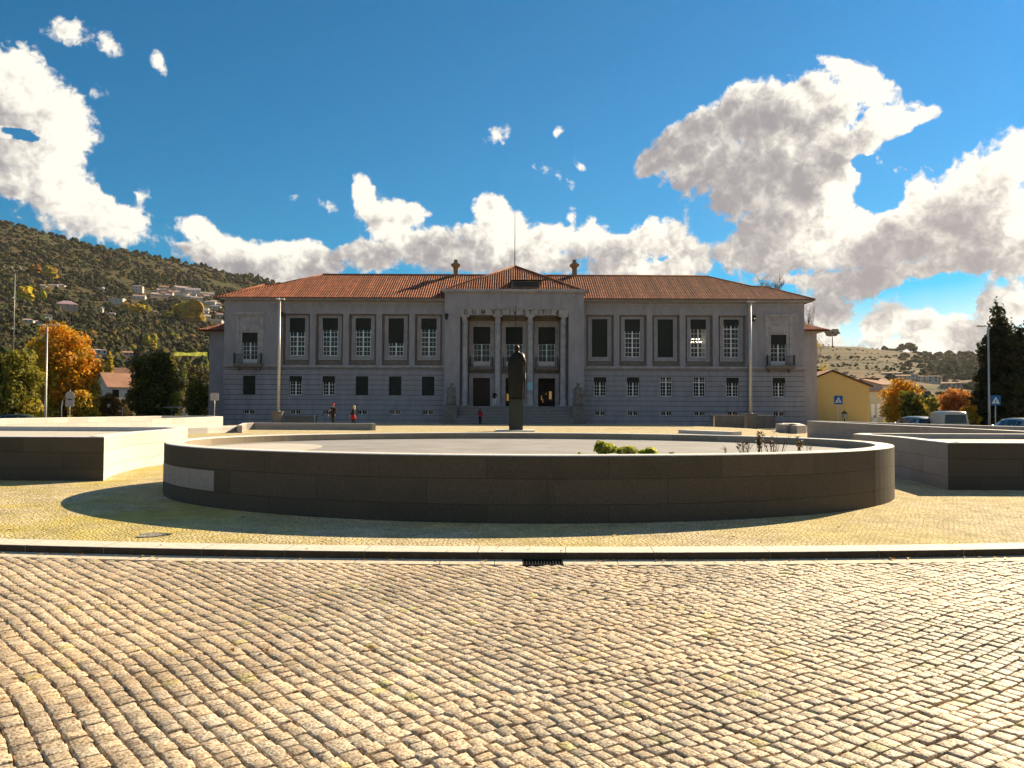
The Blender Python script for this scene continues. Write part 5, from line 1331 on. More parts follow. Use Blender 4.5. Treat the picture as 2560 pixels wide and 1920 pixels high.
mb = MB(); mb.box(-1.9, 1.8, -.4, 5.3, WZ(2206, 980, D) + 1.1, WZ(2206, 980, D) + 1.35); mb.build('roof', M_farroof, t)
for i in range(4):
    wb = MB(); xx = -1.3 + i * .8; wb.box(xx - .22, xx + .22, -.05, .0, 1.6, 3.4); wb.build('window', M_frame, t)
# far town below the right hill
for (lab, px, py, w, h, ro) in TH: place_house('town_house', lab, px, py, w, h, ro, M_farwall, None, U(-.2, .2), 'buildings of the far town', dd=.5, nwin=(4 if w > 25 else 2, 2 if h > 10 else 1))
# masts and poles on the slopes
def mast(label, px, y0, y1, r, arms=()):
    p = hit(px, y1) or EYE + ray(px, y1) * 400; d = p.y; zt = WZ(px, y0, d); t = thing('mast', label, 'mast', (p.x, p.y, p.z - .5)); mb = MB()
    mb.tube([(0, 0, 0), (0, 0, zt - p.z)], [r, r * .6], 6); mb.build('pole', M_pole, t)
    for (py, wd) in arms:
        z = WZ(px, py, d) - p.z; mb = MB(); mb.box(-wd, wd, -.15, .15, z - .15, z + .1); mb.box(-wd, -wd + .5, -.3, .3, z - .2, z + .6); mb.build('cross_arm', M_pole, t)
mast('tall thin floodlight mast with white cross arms at the far left', 33, 682, 905, .22, ((820, 1.1), (743, 1.1)))
for i, (xa, ya, xb, yb) in enumerate(((9, 665, 15, 677), (29, 666, 36, 679), (49, 667, 57, 681), (70, 669, 78, 681))):
    p = hit(xb, yb); q = p + Vector(((xa - xb) / F * p.y, 0, (yb - ya) / F * p.y)); mb = MB(); mb.tube([(0, 0, 0), q - p], .55, 5)
    tag(mb.build('leaning_pole', M_white, loc=p), ['leftmost', 'second', 'third', 'rightmost'][i] + ' of four slanted white poles high on the left hill', 'pole', 'slanted white poles on the left hill')
# ------------------------------------------------------------------ street lamps, poles and signs
def street_lamp(label, px, D, ytop, arms, rad=.085, base=None, cctv=None):
    x = WX(px, D); g = G(x, D); h = WZ(px, ytop, D) - g
    t = thing('street_lamp', label, 'street lamp', (x, D, g))
    mb = MB(); mb.tube([(0, 0, 0), (0, 0, h * .33), (0, 0, h * .335), (0, 0, h)], [rad * 1.15, rad * 1.0, rad * .85, rad * .6], 12)
    mb.lathe((0, 0, 0), [(rad * 1.9, 0), (rad * 1.9, .03), (rad * 1.3, .06), (rad * 1.2, .4)], 12); mb.build('pole', M_pole, t)
    for (dx, dz, ln) in arms:
        mb = MB(); s = 1 if dx > 0 else -1
        mb.tube([(0, 0, h - .05), (dx * .5, 0, h - .02 + dz * .5), (dx, 0, h + dz)], .03, 8); a = mb.build('arm', M_pole, t)
        mb = MB(); x0 = dx; mb.ring_loft([[(x0 + s * q * ln, w * cos(k * pi / 4), h + dz + zz * sin(k * pi / 4) + .02) for k in range(8)] for q, w, zz in ((0, .05, .04), (.15, .11, .06), (.6, .14, .065), (.95, .08, .04), (1, .02, .01))]); hd = mb.build('lamp_head', M_pole, t)
        mb = MB(); xa, xb = sorted((x0 + s * .2 * ln, x0 + s * .85 * ln)); mb.box(xa, xb, -.09, .09, h + dz - .05, h + dz - .03); mb.build('lens', M_lampg, hd)
    return t
street_lamp('tall double armed street lamp before the orange tree on the left', 114, 61.6, 813, [(.45, .03, .5), (-.25, .02, .45)])
street_lamp('tall street lamp with one long arm beside the dark cypress', 2473, 60, 817, [(-.15, .04, .75)], rad=.09)
def flood_pole(label, px, ytop, ybase, cc):
    D = 71; x = WX(px, D); g = G(x, D); h = WZ(px, ytop, D) - g
    t = thing('floodlight_pole', label, 'light pole', (x, D, g))
    zb = WZ(px, ybase, D) - g; mb = MB(); mb.box(-.45, .45, -.45, .45, -.1, zb * .92); mb.box(-.5, .5, -.5, .5, zb * .92, zb); mb.build('plinth', M_stoneD, t)
    mb = MB(); mb.tube([(0, 0, zb), (0, 0, h)], [.13, .095], 14); mb.lathe((0, 0, zb), [(.2, 0), (.2, .03), (.13, .06)], 12); mb.build('pole', M_pole, t)
    mb = MB(); mb.box(-.28, .42, -.14, .14, h, h + .06); mb.box(-.30, -.02, -.22, .1, h + .02, h + .17); mb.box(.1, .44, -.22, .1, h + .02, h + .15); mb.build('lamp_head', M_pole, t)
    if cc:
        mb = MB(); z = WZ(px, 795, D) - g; mb.box(.05, .30, -.05, .05, z, z + .05); mb.lathe((.30, 0, z - .32), [(.02, 0), (.12, .05), (.14, .18), (.10, .3)], 10); mb.build('camera_dome', M_iron, t)
flood_pole('tall grey light pole before the left end of the courthouse', 696, 750, 1029, False)
flood_pole('tall grey light pole before the right end of the courthouse with a camera dome', 1877, 757, 1034, True)
def sign_post(name, label, px, ytop, ybase_z, D, plates, rad=.03, top=None):
    x = WX(px, D); g = G(x, D); zt = WZ(px, ytop, D) - g
    t = thing(name, label, 'road sign', (x, D, g)); mb = MB(); mb.tube([(0, .03, 0), (0, .03, zt)], rad, 8); mb.build('post', M_pole, t); return t, g
def prism(mb, pts, y0, y1, mi=0):
    n = len(mb.v); k = len(pts); mb.v += [(x, y0, z) for x, z in pts] + [(x, y1, z) for x, z in pts]; mb.col += [None] * (2 * k)
    mb.face([n + i for i in range(k)], mi); mb.face([n + k + i for i in range(k)][::-1], mi)
    for i in range(k): mb.face((n + i, n + k + i, n + k + (i + 1) % k, n + (i + 1) % k), mi)
def rsq(w, h, r, cz, k=4):
    out = []
    for (sx, sz, a0) in ((1, 1, 0), (-1, 1, 90), (-1, -1, 180), (1, -1, 270)):
        for i in range(k + 1): a = radians(a0 + 90 * i / k); out.append((sx * (w / 2 - r) + r * cos(a), cz + sz * (h / 2 - r) + r * sin(a)))
    return out
def crossing_sign(label, px, yc, D, w):
    t, g = sign_post('crossing_sign', label, px, yc - 8, 0, D, None); cz = WZ(px, yc, D) - g
    mb = MB(); prism(mb, rsq(w, w, .05, cz), -.02, .0); p_ = mb.build('sign_plate', M_signb, t)
    mb = MB(); h = w * .37; prism(mb, [(-h * 1.05, cz - h * .85), (h * 1.05, cz - h * .85), (0, cz + h)], -.024, -.0205); mb.build('white_triangle', M_signw, p_)
    mb = MB(); u = w / .6
    mb.lathe((0, -.026, cz + .075 * u), [(.0, -.026 * u), (.024 * u, 0), (0, .026 * u)], 10)
    for (a, b, r) in (((0, .045), (-.01, -.05), .022), ((-.01, -.05), (-.055, -.13), .016), ((-.01, -.05), (.045, -.13), .016), ((0, .03), (-.05, -.02), .012), ((0, .03), (.05, -.025), .012)):
        mb.tube([(a[0] * u, -.026, cz + a[1] * u), (b[0] * u, -.026, cz + b[1] * u)], r * u, 6)
    for i in range(5): xx = (-.14 + i * .065) * u; prism(mb, [(xx, cz - .17 * u), (xx + .03 * u, cz - .17 * u), (xx + .035 * u, cz - .14 * u), (xx + .01 * u, cz - .14 * u)], -.027, -.0245)
    mb.build('pedestrian_symbol', M_black, p_)
crossing_sign('blue pedestrian crossing sign in front of the ochre house', 2096, 1000, 57, .62)
crossing_sign('blue pedestrian crossing sign in front of the dark cypress', 2489, 1001, 50, .62)
t, g = sign_post('road_sign', 'round sign above a square one, seen from behind, right of the street lamp', 174, 975, 0, 60, None)
mb = MB(); cz = WZ(174, 989, 60) - g; prism(mb, [(.34 * cos(k * pi / 12), cz + .34 * sin(k * pi / 12)) for k in range(24)], 0, .02); mb.build('round_plate', M_signg, t)
mb = MB(); cz2 = WZ(174, 1007, 60) - g; prism(mb, rsq(.66, .58, .05, cz2), 0, .02); mb.build('square_plate', M_signg, t)
t, g = sign_post('road_sign', 'square grey sign seen from behind at the left courthouse corner', 536, 982, 0, 60, None)
mb = MB(); cz2 = WZ(536, 992, 60) - g; prism(mb, rsq(.64, .58, .05, cz2), -.03, -.01); mb.build('square_plate', M_signg, t)
t, g = sign_post('road_sign', 'small red and white sign below the brick roofed house', 306, 1018, 0, 78, None)
mb = MB(); cz2 = WZ(300, 1027, 78) - g; mb.box(-.45, -.05, 0, .03, cz2 - .16, cz2 + .10, 0); mb.build('square_plate', M_red, t); mb = MB(); mb.box(-.42, -.08, -.01, 0, cz2 - .05, cz2 + .02); mb.build('white_bar', M_signw, t)
# curved white pole near the round sign
D = 66; x = WX(154, D); g = G(x, D); zt = WZ(154, 1012, D) - g
mb = MB(); mb.tube([(0, 0, 0), (0, 0, zt), (.08, 0, zt + .35), (.22, 0, zt + .6)], [.04, .035, .03, .03], 8)
tag(mb.build('bent_pole', M_pole, loc=(x, D, g)), 'thin pale pole bent at the top left of the round road sign', 'pole')
def lantern(label, px, ytop, wpx, D):
    x = WX(px, D); g = G(x, D); h = max(1.3, WZ(px, ytop, D) - g); w = wpx / F * D
    t = thing('lantern_post', label, 'street lantern', (x, D, g)); hl = w * 1.9
    mb = MB(); mb.lathe((0, 0, 0), [(.14, 0), (.14, .1), (.07, .2), (.05, .5), (.04, h - hl), (.09, h - hl + .03)], 10); mb.build('pole', M_iron, t)
    mb = MB(); z = h - hl; q = w / 2
    def sq(r, zz): return [(r, r, zz), (-r, r, zz), (-r, -r, zz), (r, -r, zz)]
    mb.ring_loft([sq(q * .45, z + .04), sq(q * .75, z + hl * .6)], 0, True, False); mb.build('lantern_glass', M_lampg, t)
    mb = MB(); mb.ring_loft([sq(q, z + hl * .6), sq(q * .95, z + hl * .66), sq(q * .4, z + hl * .82), sq(q * .12, z + hl * .86), sq(q * .16, z + hl * .93), sq(.01, z + hl)], 0, True, False)
    for a in (-1, 1):
        for b in (-1, 1): mb.tube([(a * q * .47, b * q * .47, z + .02), (a * q * .8, b * q * .8, z + hl * .6)], .015, 5)
    mb.build('lantern_cap', M_iron, t)
lantern('old style lantern in front of the ochre house', 2111, 1025, 12, 74)
lantern('small old lantern under the russet tree', 272, 1004, 8, 76)
for lab, px in (('slim white post before the left dark parapet', 787), ('slim white post before the right dark parapet', 1785)):
    D = 72.5; x = WX(px, D); mb = MB(); mb.lathe((0, 0, 0), [(.05, 0), (.045, .9), (.055, .92), (.03, .97)], 10); tag(mb.build('bollard', M_white, loc=(x, D, G(x, D))), lab, 'bollard')
# bus shelter
D = 86; x0, x1 = WX(367, D), WX(451, D); g = G(x0, D); zt = WZ(400, 1017, D) - g
t = thing('bus_shelter', 'bus shelter with a yellow end panel under the dark green tree', 'bus shelter', ((x0 + x1) / 2, D, g)); hw = (x1 - x0) / 2
mb = MB(); mb.box(-hw, hw, -.7, .7, zt - .10, zt); mb.build('roof', M_pole, t)
mb = MB()
for xx in (-hw + .05, -hw * .35, hw * .35, hw - .05): mb.tube([(xx, .6, 0), (xx, .6, zt)], .035, 6)
mb.box(-hw, hw, .57, .63, zt - .45, zt - .40); mb.build('frame', M_pole, t)
mb = MB(); mb.box(-hw + .1, hw - .6, .59, .61, .5, zt - .5); mb.build('glass_panel', M_cglass, t)
mb = MB(); mb.box(hw - .55, hw, -.1, .0, .3, zt - .7); mb.build('end_panel', M_yellow, t)
mb = MB(); mb.box(-hw * .4, hw * .5, .1, .45, .42, .47); [mb.box(a, a + .05, .15, .4, 0, .42) for a in (-hw * .3, hw * .4)]; mb.build('bench', M_wood, t)
# stone gateway at the far left
D = 72; x = WX(24, D); g = G(x, D); t = thing('stone_gateway', 'pale stone gateway with a dark opening under the olive yellow tree', 'gateway', (x, D, g))
zt = WZ(24, 1014, D) - g; mb = MB(); mb.box(-.9, -.45, -.3, .3, 0, zt); mb.box(.05, .5, -.3, .3, 0, zt); mb.box(-1.0, .6, -.35, .35, zt, zt + .25); mb.build('pillars', M_stoneD, t)

# ------------------------------------------------------------------ vehicles
def vehicle(name, label, px, D, rz, st, mbody, cab, hw=.86, wheel=(1.25, -1.3, .31), rear_win=True, glass_side=None, g=None, cat='car', wr=.31):
    """st: stations (x, belt z, roof z, half width, roof half width), rear to front"""
    x = WX(px, D); g = G(x, D) + .03 if g is None else g; t = thing(name, label, cat, (x, D, g), rz)
    def ring(s):
        X, zb, zr, h, hr = s; zr = max(zr, zb + .01)
        L_ = [(-h * .86, .22), (-h * .97, .34), (-h, .55), (-h * .99, zb - .08), (-h * .96, zb), (-hr, zr - .07), (-hr * .90, zr - .015), (-hr * .45, zr + .012)]
        pts = L_ + [(-a, b) for a, b in L_[::-1]]
        return [Vector((X, a, b)) for a, b in pts]
    Rg = [ring(s) for s in st]; mb = MB(); mb.ring_loft(Rg, 0, True, True); mb.build('body', mbody, t)
    def patch(i, j, u0=.06, u1=.94, v0=.08, v1=.92, j2=None, i2=None):
        i2 = i + 1 if i2 is None else i2; j2 = j + 1 if j2 is None else j2
        A_, B_, C_, D_ = Rg[i][j], Rg[i2][j], Rg[i2][j2], Rg[i][j2]
        f = lambda u, v: A_.lerp(B_, u).lerp(D_.lerp(C_, u), v)
        q = [f(u0, v0), f(u1, v0), f(u1, v1), f(u0, v1)]; n = (q[1] - q[0]).cross(q[2] - q[0]).normalized()
        cc = (q[0] + q[2]) / 2 - Vector((0, 0, .9)); cc.x *= .3
        if n.dot(cc) < 0: n = -n
        return [p + n * .012 for p in q]
    for i in cab['side']:
        for j in (4, 10):
            m = MB(); m.quad(*patch(i, j)); m.build('side_window', M_cglass, t)
    for key, nm in (('front', 'windscreen'), ('rear', 'rear_window')):
        if cab.get(key) is not None:
            i = cab[key]; m = MB()
            A_, B_ = (Rg[i], Rg[i + 1])
            lo, hi = (B_, A_) if key == 'front' else (A_, B_)
            pl, pr, tr_, tl = lo[4].lerp(hi[5], .08), lo[11].lerp(hi[10], .08), hi[10].lerp(lo[11], .06), hi[5].lerp(lo[4], .06)
            c1 = pl.lerp(pr, .07), pr.lerp(pl, .07), tr_.lerp(tl, .07), tl.lerp(tr_, .07)
            n = (c1[1] - c1[0]).cross(c1[2] - c1[0]).normalized(); sx = 1 if key == 'front' else -1
            if n.x * sx < 0: n = -n
            m.quad(*[p + n * .05 for p in c1]); m.build(nm, M_cglass, t)
    for wx in wheel[:2]:
        for s in (-1, 1):
            m = MB(); y = s * (hw - .02)
            def disc(prof): return [[(wx + r * cos(k * pi / 10), y + s * yy, wr + r * sin(k * pi / 10)) for k in range(20)] for r, yy in prof]
            m.ring_loft(disc([(wr * .6, -.18), (wr, -.16), (wr, .0), (wr * .9, .03), (wr * .62, .03)]), 0); ty = m.build('wheel', M_tyre, t)
            m = MB(); m.ring_loft(disc([(wr * .62, .025), (wr * .55, .035), (wr * .2, .02), (.02, .03)]), 0); m.build('rim', M_rim, ty)
    fx, rx_ = st[-1][0], st[0][0]
    for s in (-1, 1):
        m = MB(); m.box(fx - .12, fx + .015, s * .68 - .14, s * .68 + .14, .58, .72); m.build('headlight', M_lampg, t)
        m = MB(); m.box(rx_ - .015, rx_ + .08, s * .74 - .07, s * .74 + .07, .65, .98); m.build('tail_light', M_tail, t)
        m = MB(); k = cab.get('mirror', .75); m.ring_loft([[(k + .1 * cos(q), s * (hw + .02 + .2 * e), .98 + .07 * sin(q)) for q in (0, 1.5, 3, 4.5)] for e in (0, 1)]); m.build('door_mirror', M_black, t)
    m = MB(); m.box(fx - .05, fx + .05, -.75, .75, .28, .50); m.box(rx_ - .05, rx_ + .05, -.75, .75, .28, .50); m.build('bumper', M_tyre, t)
    return t
HATCH = [(-1.95, .75, .76, .76, .70), (-1.85, .95, .96, .84, .75), (-1.55, .98, 1.36, .86, .60), (-1.2, .97, 1.44, .87, .62), (-.2, .95, 1.47, .87, .63), (.45, .94, 1.40, .87, .60), (1.10, .92, .94, .86, .72), (1.75, .82, .83, .82, .7), (1.98, .62, .63, .74, .62)]
VAN = [(-2.02, 1.0, 1.02, .80, .76), (-1.98, 1.05, 1.72, .84, .70), (-1.75, 1.05, 1.82, .86, .72), (-.4, 1.05, 1.84, .86, .72), (.45, 1.03, 1.78, .86, .69), (1.15, 1.0, 1.04, .86, .74), (1.85, .85, .87, .82, .7), (2.0, .62, .63, .74, .62)]
vehicle('parked_car', 'silver car with dark green tinted windows left of the white van', 2284, 55, radians(92), HATCH, M_carg, {'side': [2, 3, 4], 'front': 5, 'rear': 1})
vehicle('parked_van', 'small white panel van seen from behind on the right street', 2360, 53, radians(80), VAN, M_carw, {'side': [4], 'front': 4, 'rear': 0}, cat='van')
vehicle('parked_car', 'silver estate car at the right edge beside the crossing sign', 2540, 46.5, radians(90), HATCH, M_carg, {'side': [2, 3, 4], 'front': 5, 'rear': 1})
vehicle('parked_car', 'dark car in the shade under the trees at the far left', 62, 66, radians(8), HATCH, M_card, {'side': [2, 3, 4], 'front': 5, 'rear': 1})

# ------------------------------------------------------------------ people
def skin_mesh(verts, edges, name, m, parent, root=0, sub=1):
    me = bpy.data.meshes.new(name + '_rig'); me.from_pydata([v[0] for v in verts], edges, []); o = bpy.data.objects.new(name + '_rig', me); COL.objects.link(o)
    md = o.modifiers.new('s', 'SKIN'); md.use_smooth_shade = True
    for i, v in enumerate(verts):
        r = v[1]; me.skin_vertices[0].data[i].radius = r if isinstance(r, tuple) else (r, r)
    me.skin_vertices[0].data[root].use_root = True
    if sub: sd_ = o.modifiers.new('u', 'SUBSURF'); sd_.levels = sub; sd_.render_levels = sub
    dg = bpy.context.evaluated_depsgraph_get(); ev = o.evaluated_get(dg); nm = bpy.data.meshes.new_from_object(ev)
    bpy.data.objects.remove(o); bpy.data.meshes.remove(me); nm.materials.clear(); nm.materials.append(m); nm.name = name
    for p in nm.polygons: p.use_smooth = True
    ob = bpy.data.objects.new(name, nm); COL.objects.link(ob); ob.parent = parent; return ob
def person(label, x, y, z, rz, h, top, legs, hair, skirt=None, cap=None, arms=((.10, .05), (-.05, .05)), stride=.12, long_hair=False, bag=None):
    """faces local -y before rz; arms: (forward swing, out) for right and left"""
    t = thing('person', label, 'person', (x, y, z), rz); k = h / 1.75
    V = []; E_ = []
    def v(p, r): V.append(((p[0] * k, p[1] * k, p[2] * k), (r[0] * k, r[1] * k) if isinstance(r, tuple) else r * k)); return len(V) - 1
    def e(a, b): E_.append((a, b))
    pel = v((0, 0, .95), (.15, .10)); wa = v((0, 0, 1.12), (.13, .09)); ch = v((0, 0, 1.32), (.16, .10)); nk = v((0, .01, 1.47), .055); hd = v((0, -.01, 1.56), (.07, .085)); tp = v((0, 0, 1.67), (.075, .09))
    for a, b in ((pel, wa), (wa, ch), (ch, nk), (nk, hd), (hd, tp)): e(a, b)
    feet = []
    for s, sw in ((1, stride), (-1, -stride)):
        hp = v((s * .09, 0, .88), .085); kn = v((s * .10, -sw * .6 - .02, .50), .055); an = v((s * .10, -sw, .09), .038); ft = v((s * .11, -sw - .15, .035), (.04, .03))
        e(pel, hp); e(hp, kn); e(kn, an); e(an, ft); feet.append((hp, kn, an))
    arm_pts = []
    for s, (fw, ou) in ((1, arms[0]), (-1, arms[1])):
        sh = v((s * .185, 0, 1.40), .05); el = v((s * (.22 + ou), -fw * .4, 1.13), .037); wr_ = v((s * (.22 + ou * 1.3), -fw - .05, .90 + abs(fw) * .5), .025)
        pm = v((s * (.22 + ou * 1.3), -fw - .07, .84 + abs(fw) * .5), (.036, .018)); e(ch, sh); e(sh, el); e(el, wr_); e(wr_, pm)
        b = Vector(V[pm][0]) / k; arm_pts.append((s, sh, el, wr_))
        for q, ln in ((-.027, .070), (-.009, .080), (.009, .075), (.026, .058)):
            f1 = v((b.x + s * .0, b.y + q, b.z - .035), .009); f2 = v((b.x - s * .008, b.y + q, b.z - .035 - ln * .55), .008); f3 = v((b.x - s * .022, b.y + q, b.z - .035 - ln), .007); e(pm, f1); e(f1, f2); e(f2, f3)
        t1 = v((b.x - s * .012, b.y - .045, b.z - .005), .010); t2 = v((b.x - s * .02, b.y - .055, b.z - .045), .008); e(pm, t1); e(t1, t2)
    skin_mesh(V, E_, 'body', M_skin, t, pel)
    P_ = lambda i: Vector(V[i][0])
    # clothes: jacket with sleeves, trousers, shoes
    mb = MB()
    def oval_ring(z, rx, ry, y=0): return [(rx * k * cos(a * pi / 8), (y + ry * sin(a * pi / 8)) * k, z * k) for a in range(16)]
    hem = .84 if not skirt else .98
    mb.ring_loft([oval_ring(hem, .185, .135), oval_ring(1.0, .18, .13), oval_ring(1.12, .165, .12), oval_ring(1.30, .20, .135), oval_ring(1.42, .19, .11), oval_ring(1.47, .10, .075), oval_ring(1.50, .065, .065)])
    for s, sh, el, wr_ in arm_pts: mb.tube([P_(sh) + Vector((-s * .03 * k, 0, 0)), P_(sh), P_(el), P_(wr_)], [.07 * k, .068 * k, .052 * k, .040 * k], 10)
    mb.build('jacket', top, t)
    mb = MB()
    if skirt:
        n = 24; rings = []
        for z, r, f in ((1.03, .14, 0), (.92, .19, .02), (.75, .25, .06), (.60, .30, .10)):
            rings.append([((r * (1 + f * sin(a * 5 * 2 * pi / n)) * cos(a * 2 * pi / n)) * k, (r * .85 * (1 + f * sin(a * 5 * 2 * pi / n)) * sin(a * 2 * pi / n)) * k, z * k) for a in range(n)])
        mb.ring_loft(rings); mb.build('skirt', skirt, t); mb = MB()
    for hp, kn, an in feet: mb.tube([P_(hp) + Vector((0, 0, .08 * k)), P_(hp), P_(kn), P_(an)], [.095 * k, .10 * k, .072 * k, (.058 if not skirt else .045) * k], 10)
    if not skirt: mb.ring_loft([oval_ring(.80, .17, .125), oval_ring(.92, .175, .13), oval_ring(1.0, .16, .12)])
    mb.build('trousers' if not skirt else 'tights', legs, t)
    mb = MB()
    for hp, kn, an in feet:
        a = P_(an); mb.ring_loft([[(a.x + w * k * cos(q * pi / 4), a.y + yy * k, max(.0, (zz + hh * sin(q * pi / 4)) * k)) for q in range(8)] for yy, w, zz, hh in ((.06, .03, .04, .03), (.03, .045, .05, .05), (-.08, .05, .035, .035), (-.19, .03, .025, .02))])
    mb.build('shoes', M_black, t)
    # hair, cap, face
    mb = MB(); c = Vector((0, .015, 1.64)) * k
    rr = [(.0, .125), (.05, .118), (.088, .085), (.10, .03), (.098, -.03), (.085, -.08)] if not long_hair else [(.0, .13), (.055, .12), (.095, .085), (.11, .02), (.115, -.06), (.12, -.16), (.10, -.24), (.03, -.27)]
    n = 16; rings = []
    for r, z in rr: rings.append([(c.x + r * k * cos(a * 2 * pi / n), c.y + (r * 1.08 * sin(a * 2 * pi / n) + (.02 if sin(a * 2 * pi / n) > -.2 or z > .06 else .075)) * k, c.z + z * k) for a in range(n)])
    mb.ring_loft(rings); mb.build('hair', hair, t)
    if cap:
        mb = MB(); mb.ring_loft([[(c.x + r * k * cos(a * pi / 8), c.y + r * 1.1 * k * sin(a * pi / 8), c.z + z * k) for a in range(16)] for r, z in ((.108, .045), (.112, .07), (.10, .11), (.06, .14), (.01, .148))])
        mb.ring_loft([[(c.x + w * k * cos(a * pi / 4), c.y + yy * k, c.z + (.052 + .006 * sin(a * pi / 4)) * k) for a in range(8)] for yy, w in ((-.07, .09), (-.13, .085), (-.19, .05))]); mb.build('cap', cap, t)
    mb = MB()
    for s in (-1, 1):
        mb.lathe((s * .03 * k, -.093 * k, 1.625 * k), [(.0, -.008 * k), (.010 * k, 0), (.0, .008 * k)], 8, 0); mb.lathe((s * .083 * k, 0, 1.60 * k), [(.0, -.03 * k), (.014 * k, -.01 * k), (.016 * k, .02 * k), (0, .035 * k)], 8, 1)
    mb.ring_loft([[(w * k * cos(q * pi / 3), (-.088 - dy) * k, (zz + .006 * sin(q * pi / 3)) * k) for q in range(6)] for zz, w, dy in ((1.62, .008, 0), (1.595, .013, .018), (1.585, .016, .005))], 1)
    mb.box(-.024 * k, .024 * k, -.094 * k, -.086 * k, 1.551 * k, 1.559 * k, 2); mb.build('face', [M_black, M_skin, M_red], t)
    if bag:
        b = Vector(bag[0]) * k; mb = MB(); q = bag[1] * k
        mb.ring_loft([[(b.x + q * w * cos(a * pi / 6), b.y + q * .4 * w * sin(a * pi / 6), b.z + q * zz) for a in range(12)] for w, zz in ((.5, -1), (1, -.8), (1.05, 0), (.8, .7), (.3, .8))]); mb.build('bag_body', bag[2], None)
    return t
def person_px(label, px, D, h, rz, *a, z=None, **kw):
    x = WX(px, D); return person(label, x, D, G(x, D) if z is None else z, rz, h, *a, **kw)
person_px('man in a red cap and dark jacket behind the long low bench', 833, 64.5, 1.80, radians(-25), M_clothd, M_clothd, M_hairb, cap=M_capr, arms=((.12, .10), (.05, .10)))
person_px('blond woman in a dark top and red skirt beside the man with the cap', 884, 63.5, 1.66, radians(-95), M_clothd, M_clothd, M_blond, skirt=M_clothr, long_hair=True, arms=((.18, .03), (.05, .03)), stride=.08)
person('man in a dark top and white trousers standing by the portico column', WX(1235.5, 87.9), 88.0, 1.74, radians(15), 1.74, M_clothd, M_clothw, M_hairb, arms=((.3, .05), (.05, .08)), stride=.04)
person_px('woman in a dark red coat walking at the foot of the entrance steps', 1200.5, 84.0, 1.64, radians(170), M_clothr, M_clothd, M_hairb, long_hair=True, z=G(0, 84))
person_px('distant person in a pale top right of the bus shelter', 466, 80, 1.66, radians(60), M_clothw, M_clothg, M_hairb, arms=((.1, .04), (.1, .04)))
person_px('person with a white shirt on the pavement by the cream row house', 2186, 80, 1.68, radians(-40), M_clothw, M_clothg, M_hairb, z=-.72)

# ------------------------------------------------------------------ statues
def robe(mb, secs, n=36, folds=7, amp=.06, cx=0, cy=0, seed=0):
    rings = []
    for i, (z, x0, x1, d) in enumerate(secs):
        c = (x0 + x1) / 2; r = (x1 - x0) / 2; ring = []
        for a in range(n):
            th = a * 2 * pi / n; f = 1 + amp * sin(folds * th + seed + z * .8) + amp * .6 * sin(folds * 2.3 * th + seed * 2 + z * 2)
            ring.append((cx + c + r * f * cos(th), cy + d * f * sin(th), z))
        rings.append(ring)
    mb.ring_loft(rings)
D = 49.5; sx = WX(1289.5, D); sg_ = G(sx, D)
t = thing('bronze_statue', 'dark bronze statue of a cloaked figure on a tall slim plinth before the courthouse', 'statue', (sx, D, sg_))
def lx(px): return WX(px, D) - sx
def lz(py): return WZ(1289.5, py, D) - sg_
mb = MB(); mb.box(lx(1240), lx(1336), -1.0, 1.0, 0, .09); mb.build('base_slab', M_cap, t)
mb = MB(); a, b = lx(1272.6), lx(1307.3); zt = lz(998)
mb.ring_loft([[(a, -.43, .09), (b, -.43, .09), (b, .43, .09), (a, .43, .09)], [(a, -.43, zt - .02), (b, -.43, zt - .02), (b, .43, zt - .02), (a, .43, zt - .02)], [(a + .02, -.41, zt), (b - .02, -.41, zt), (b - .02, .41, zt), (a + .02, .41, zt)]], 0, True, False); mb.build('plinth', M_plinth, t)
mb = MB(); H_ = [(998, 1272, 1308, .36), (990, 1273, 1309, .36), (970, 1271.5, 1311, .38), (950, 1270.5, 1312.5, .37), (930, 1270, 1313, .36), (912, 1270, 1313, .35), (902, 1271.5, 1313.5, .34), (894, 1275, 1312.5, .31), (887, 1280, 1310, .27), (882.5, 1284, 1306, .22), (880, 1286, 1298, .15), (876, 1286.5, 1296.5, .13)]
robe(mb, [(lz(y), lx(p), lx(q), d) for y, p, q, d in H_], 44, 9, .055)
mb.ring_loft([[(lx(1291.3) + r * cos(k * pi / 7), .02 + r * 1.15 * sin(k * pi / 7), lz(y)) for k in range(14)] for y, r in ((882, .11), (878, .15), (872, .175), (867, .17), (863.5, .11), (862, .03))])
mb.build('figure', M_bronze, t)
mb = MB()      # cape folded over the right shoulder and the hanging cord
robe(mb, [(lz(912), lx(1297), lx(1314.5), .25), (lz(905), lx(1296), lx(1314.5), .33), (lz(896), lx(1295), lx(1312), .33), (lz(888), lx(1294.5), lx(1309.5), .29), (lz(882.5), lx(1295.5), lx(1304), .2)], 24, 4, .12)
mb.build('shoulder_cape', M_bronze, t)
mb = MB(); mb.tube([(lx(1312.5), -.1, lz(930)), (lx(1311.5), -.2, lz(960)), (lx(1310), -.25, lz(985)), (lx(1309.5), -.22, lz(998))], [.03, .05, .035, .05], 8); mb.tube([(lx(1308), -.3, lz(972)), (lx(1309.5), -.28, lz(985)), (lx(1307.5), -.3, lz(998))], [.02, .035, .03], 6); mb.build('hanging_fold', M_bronze, t)
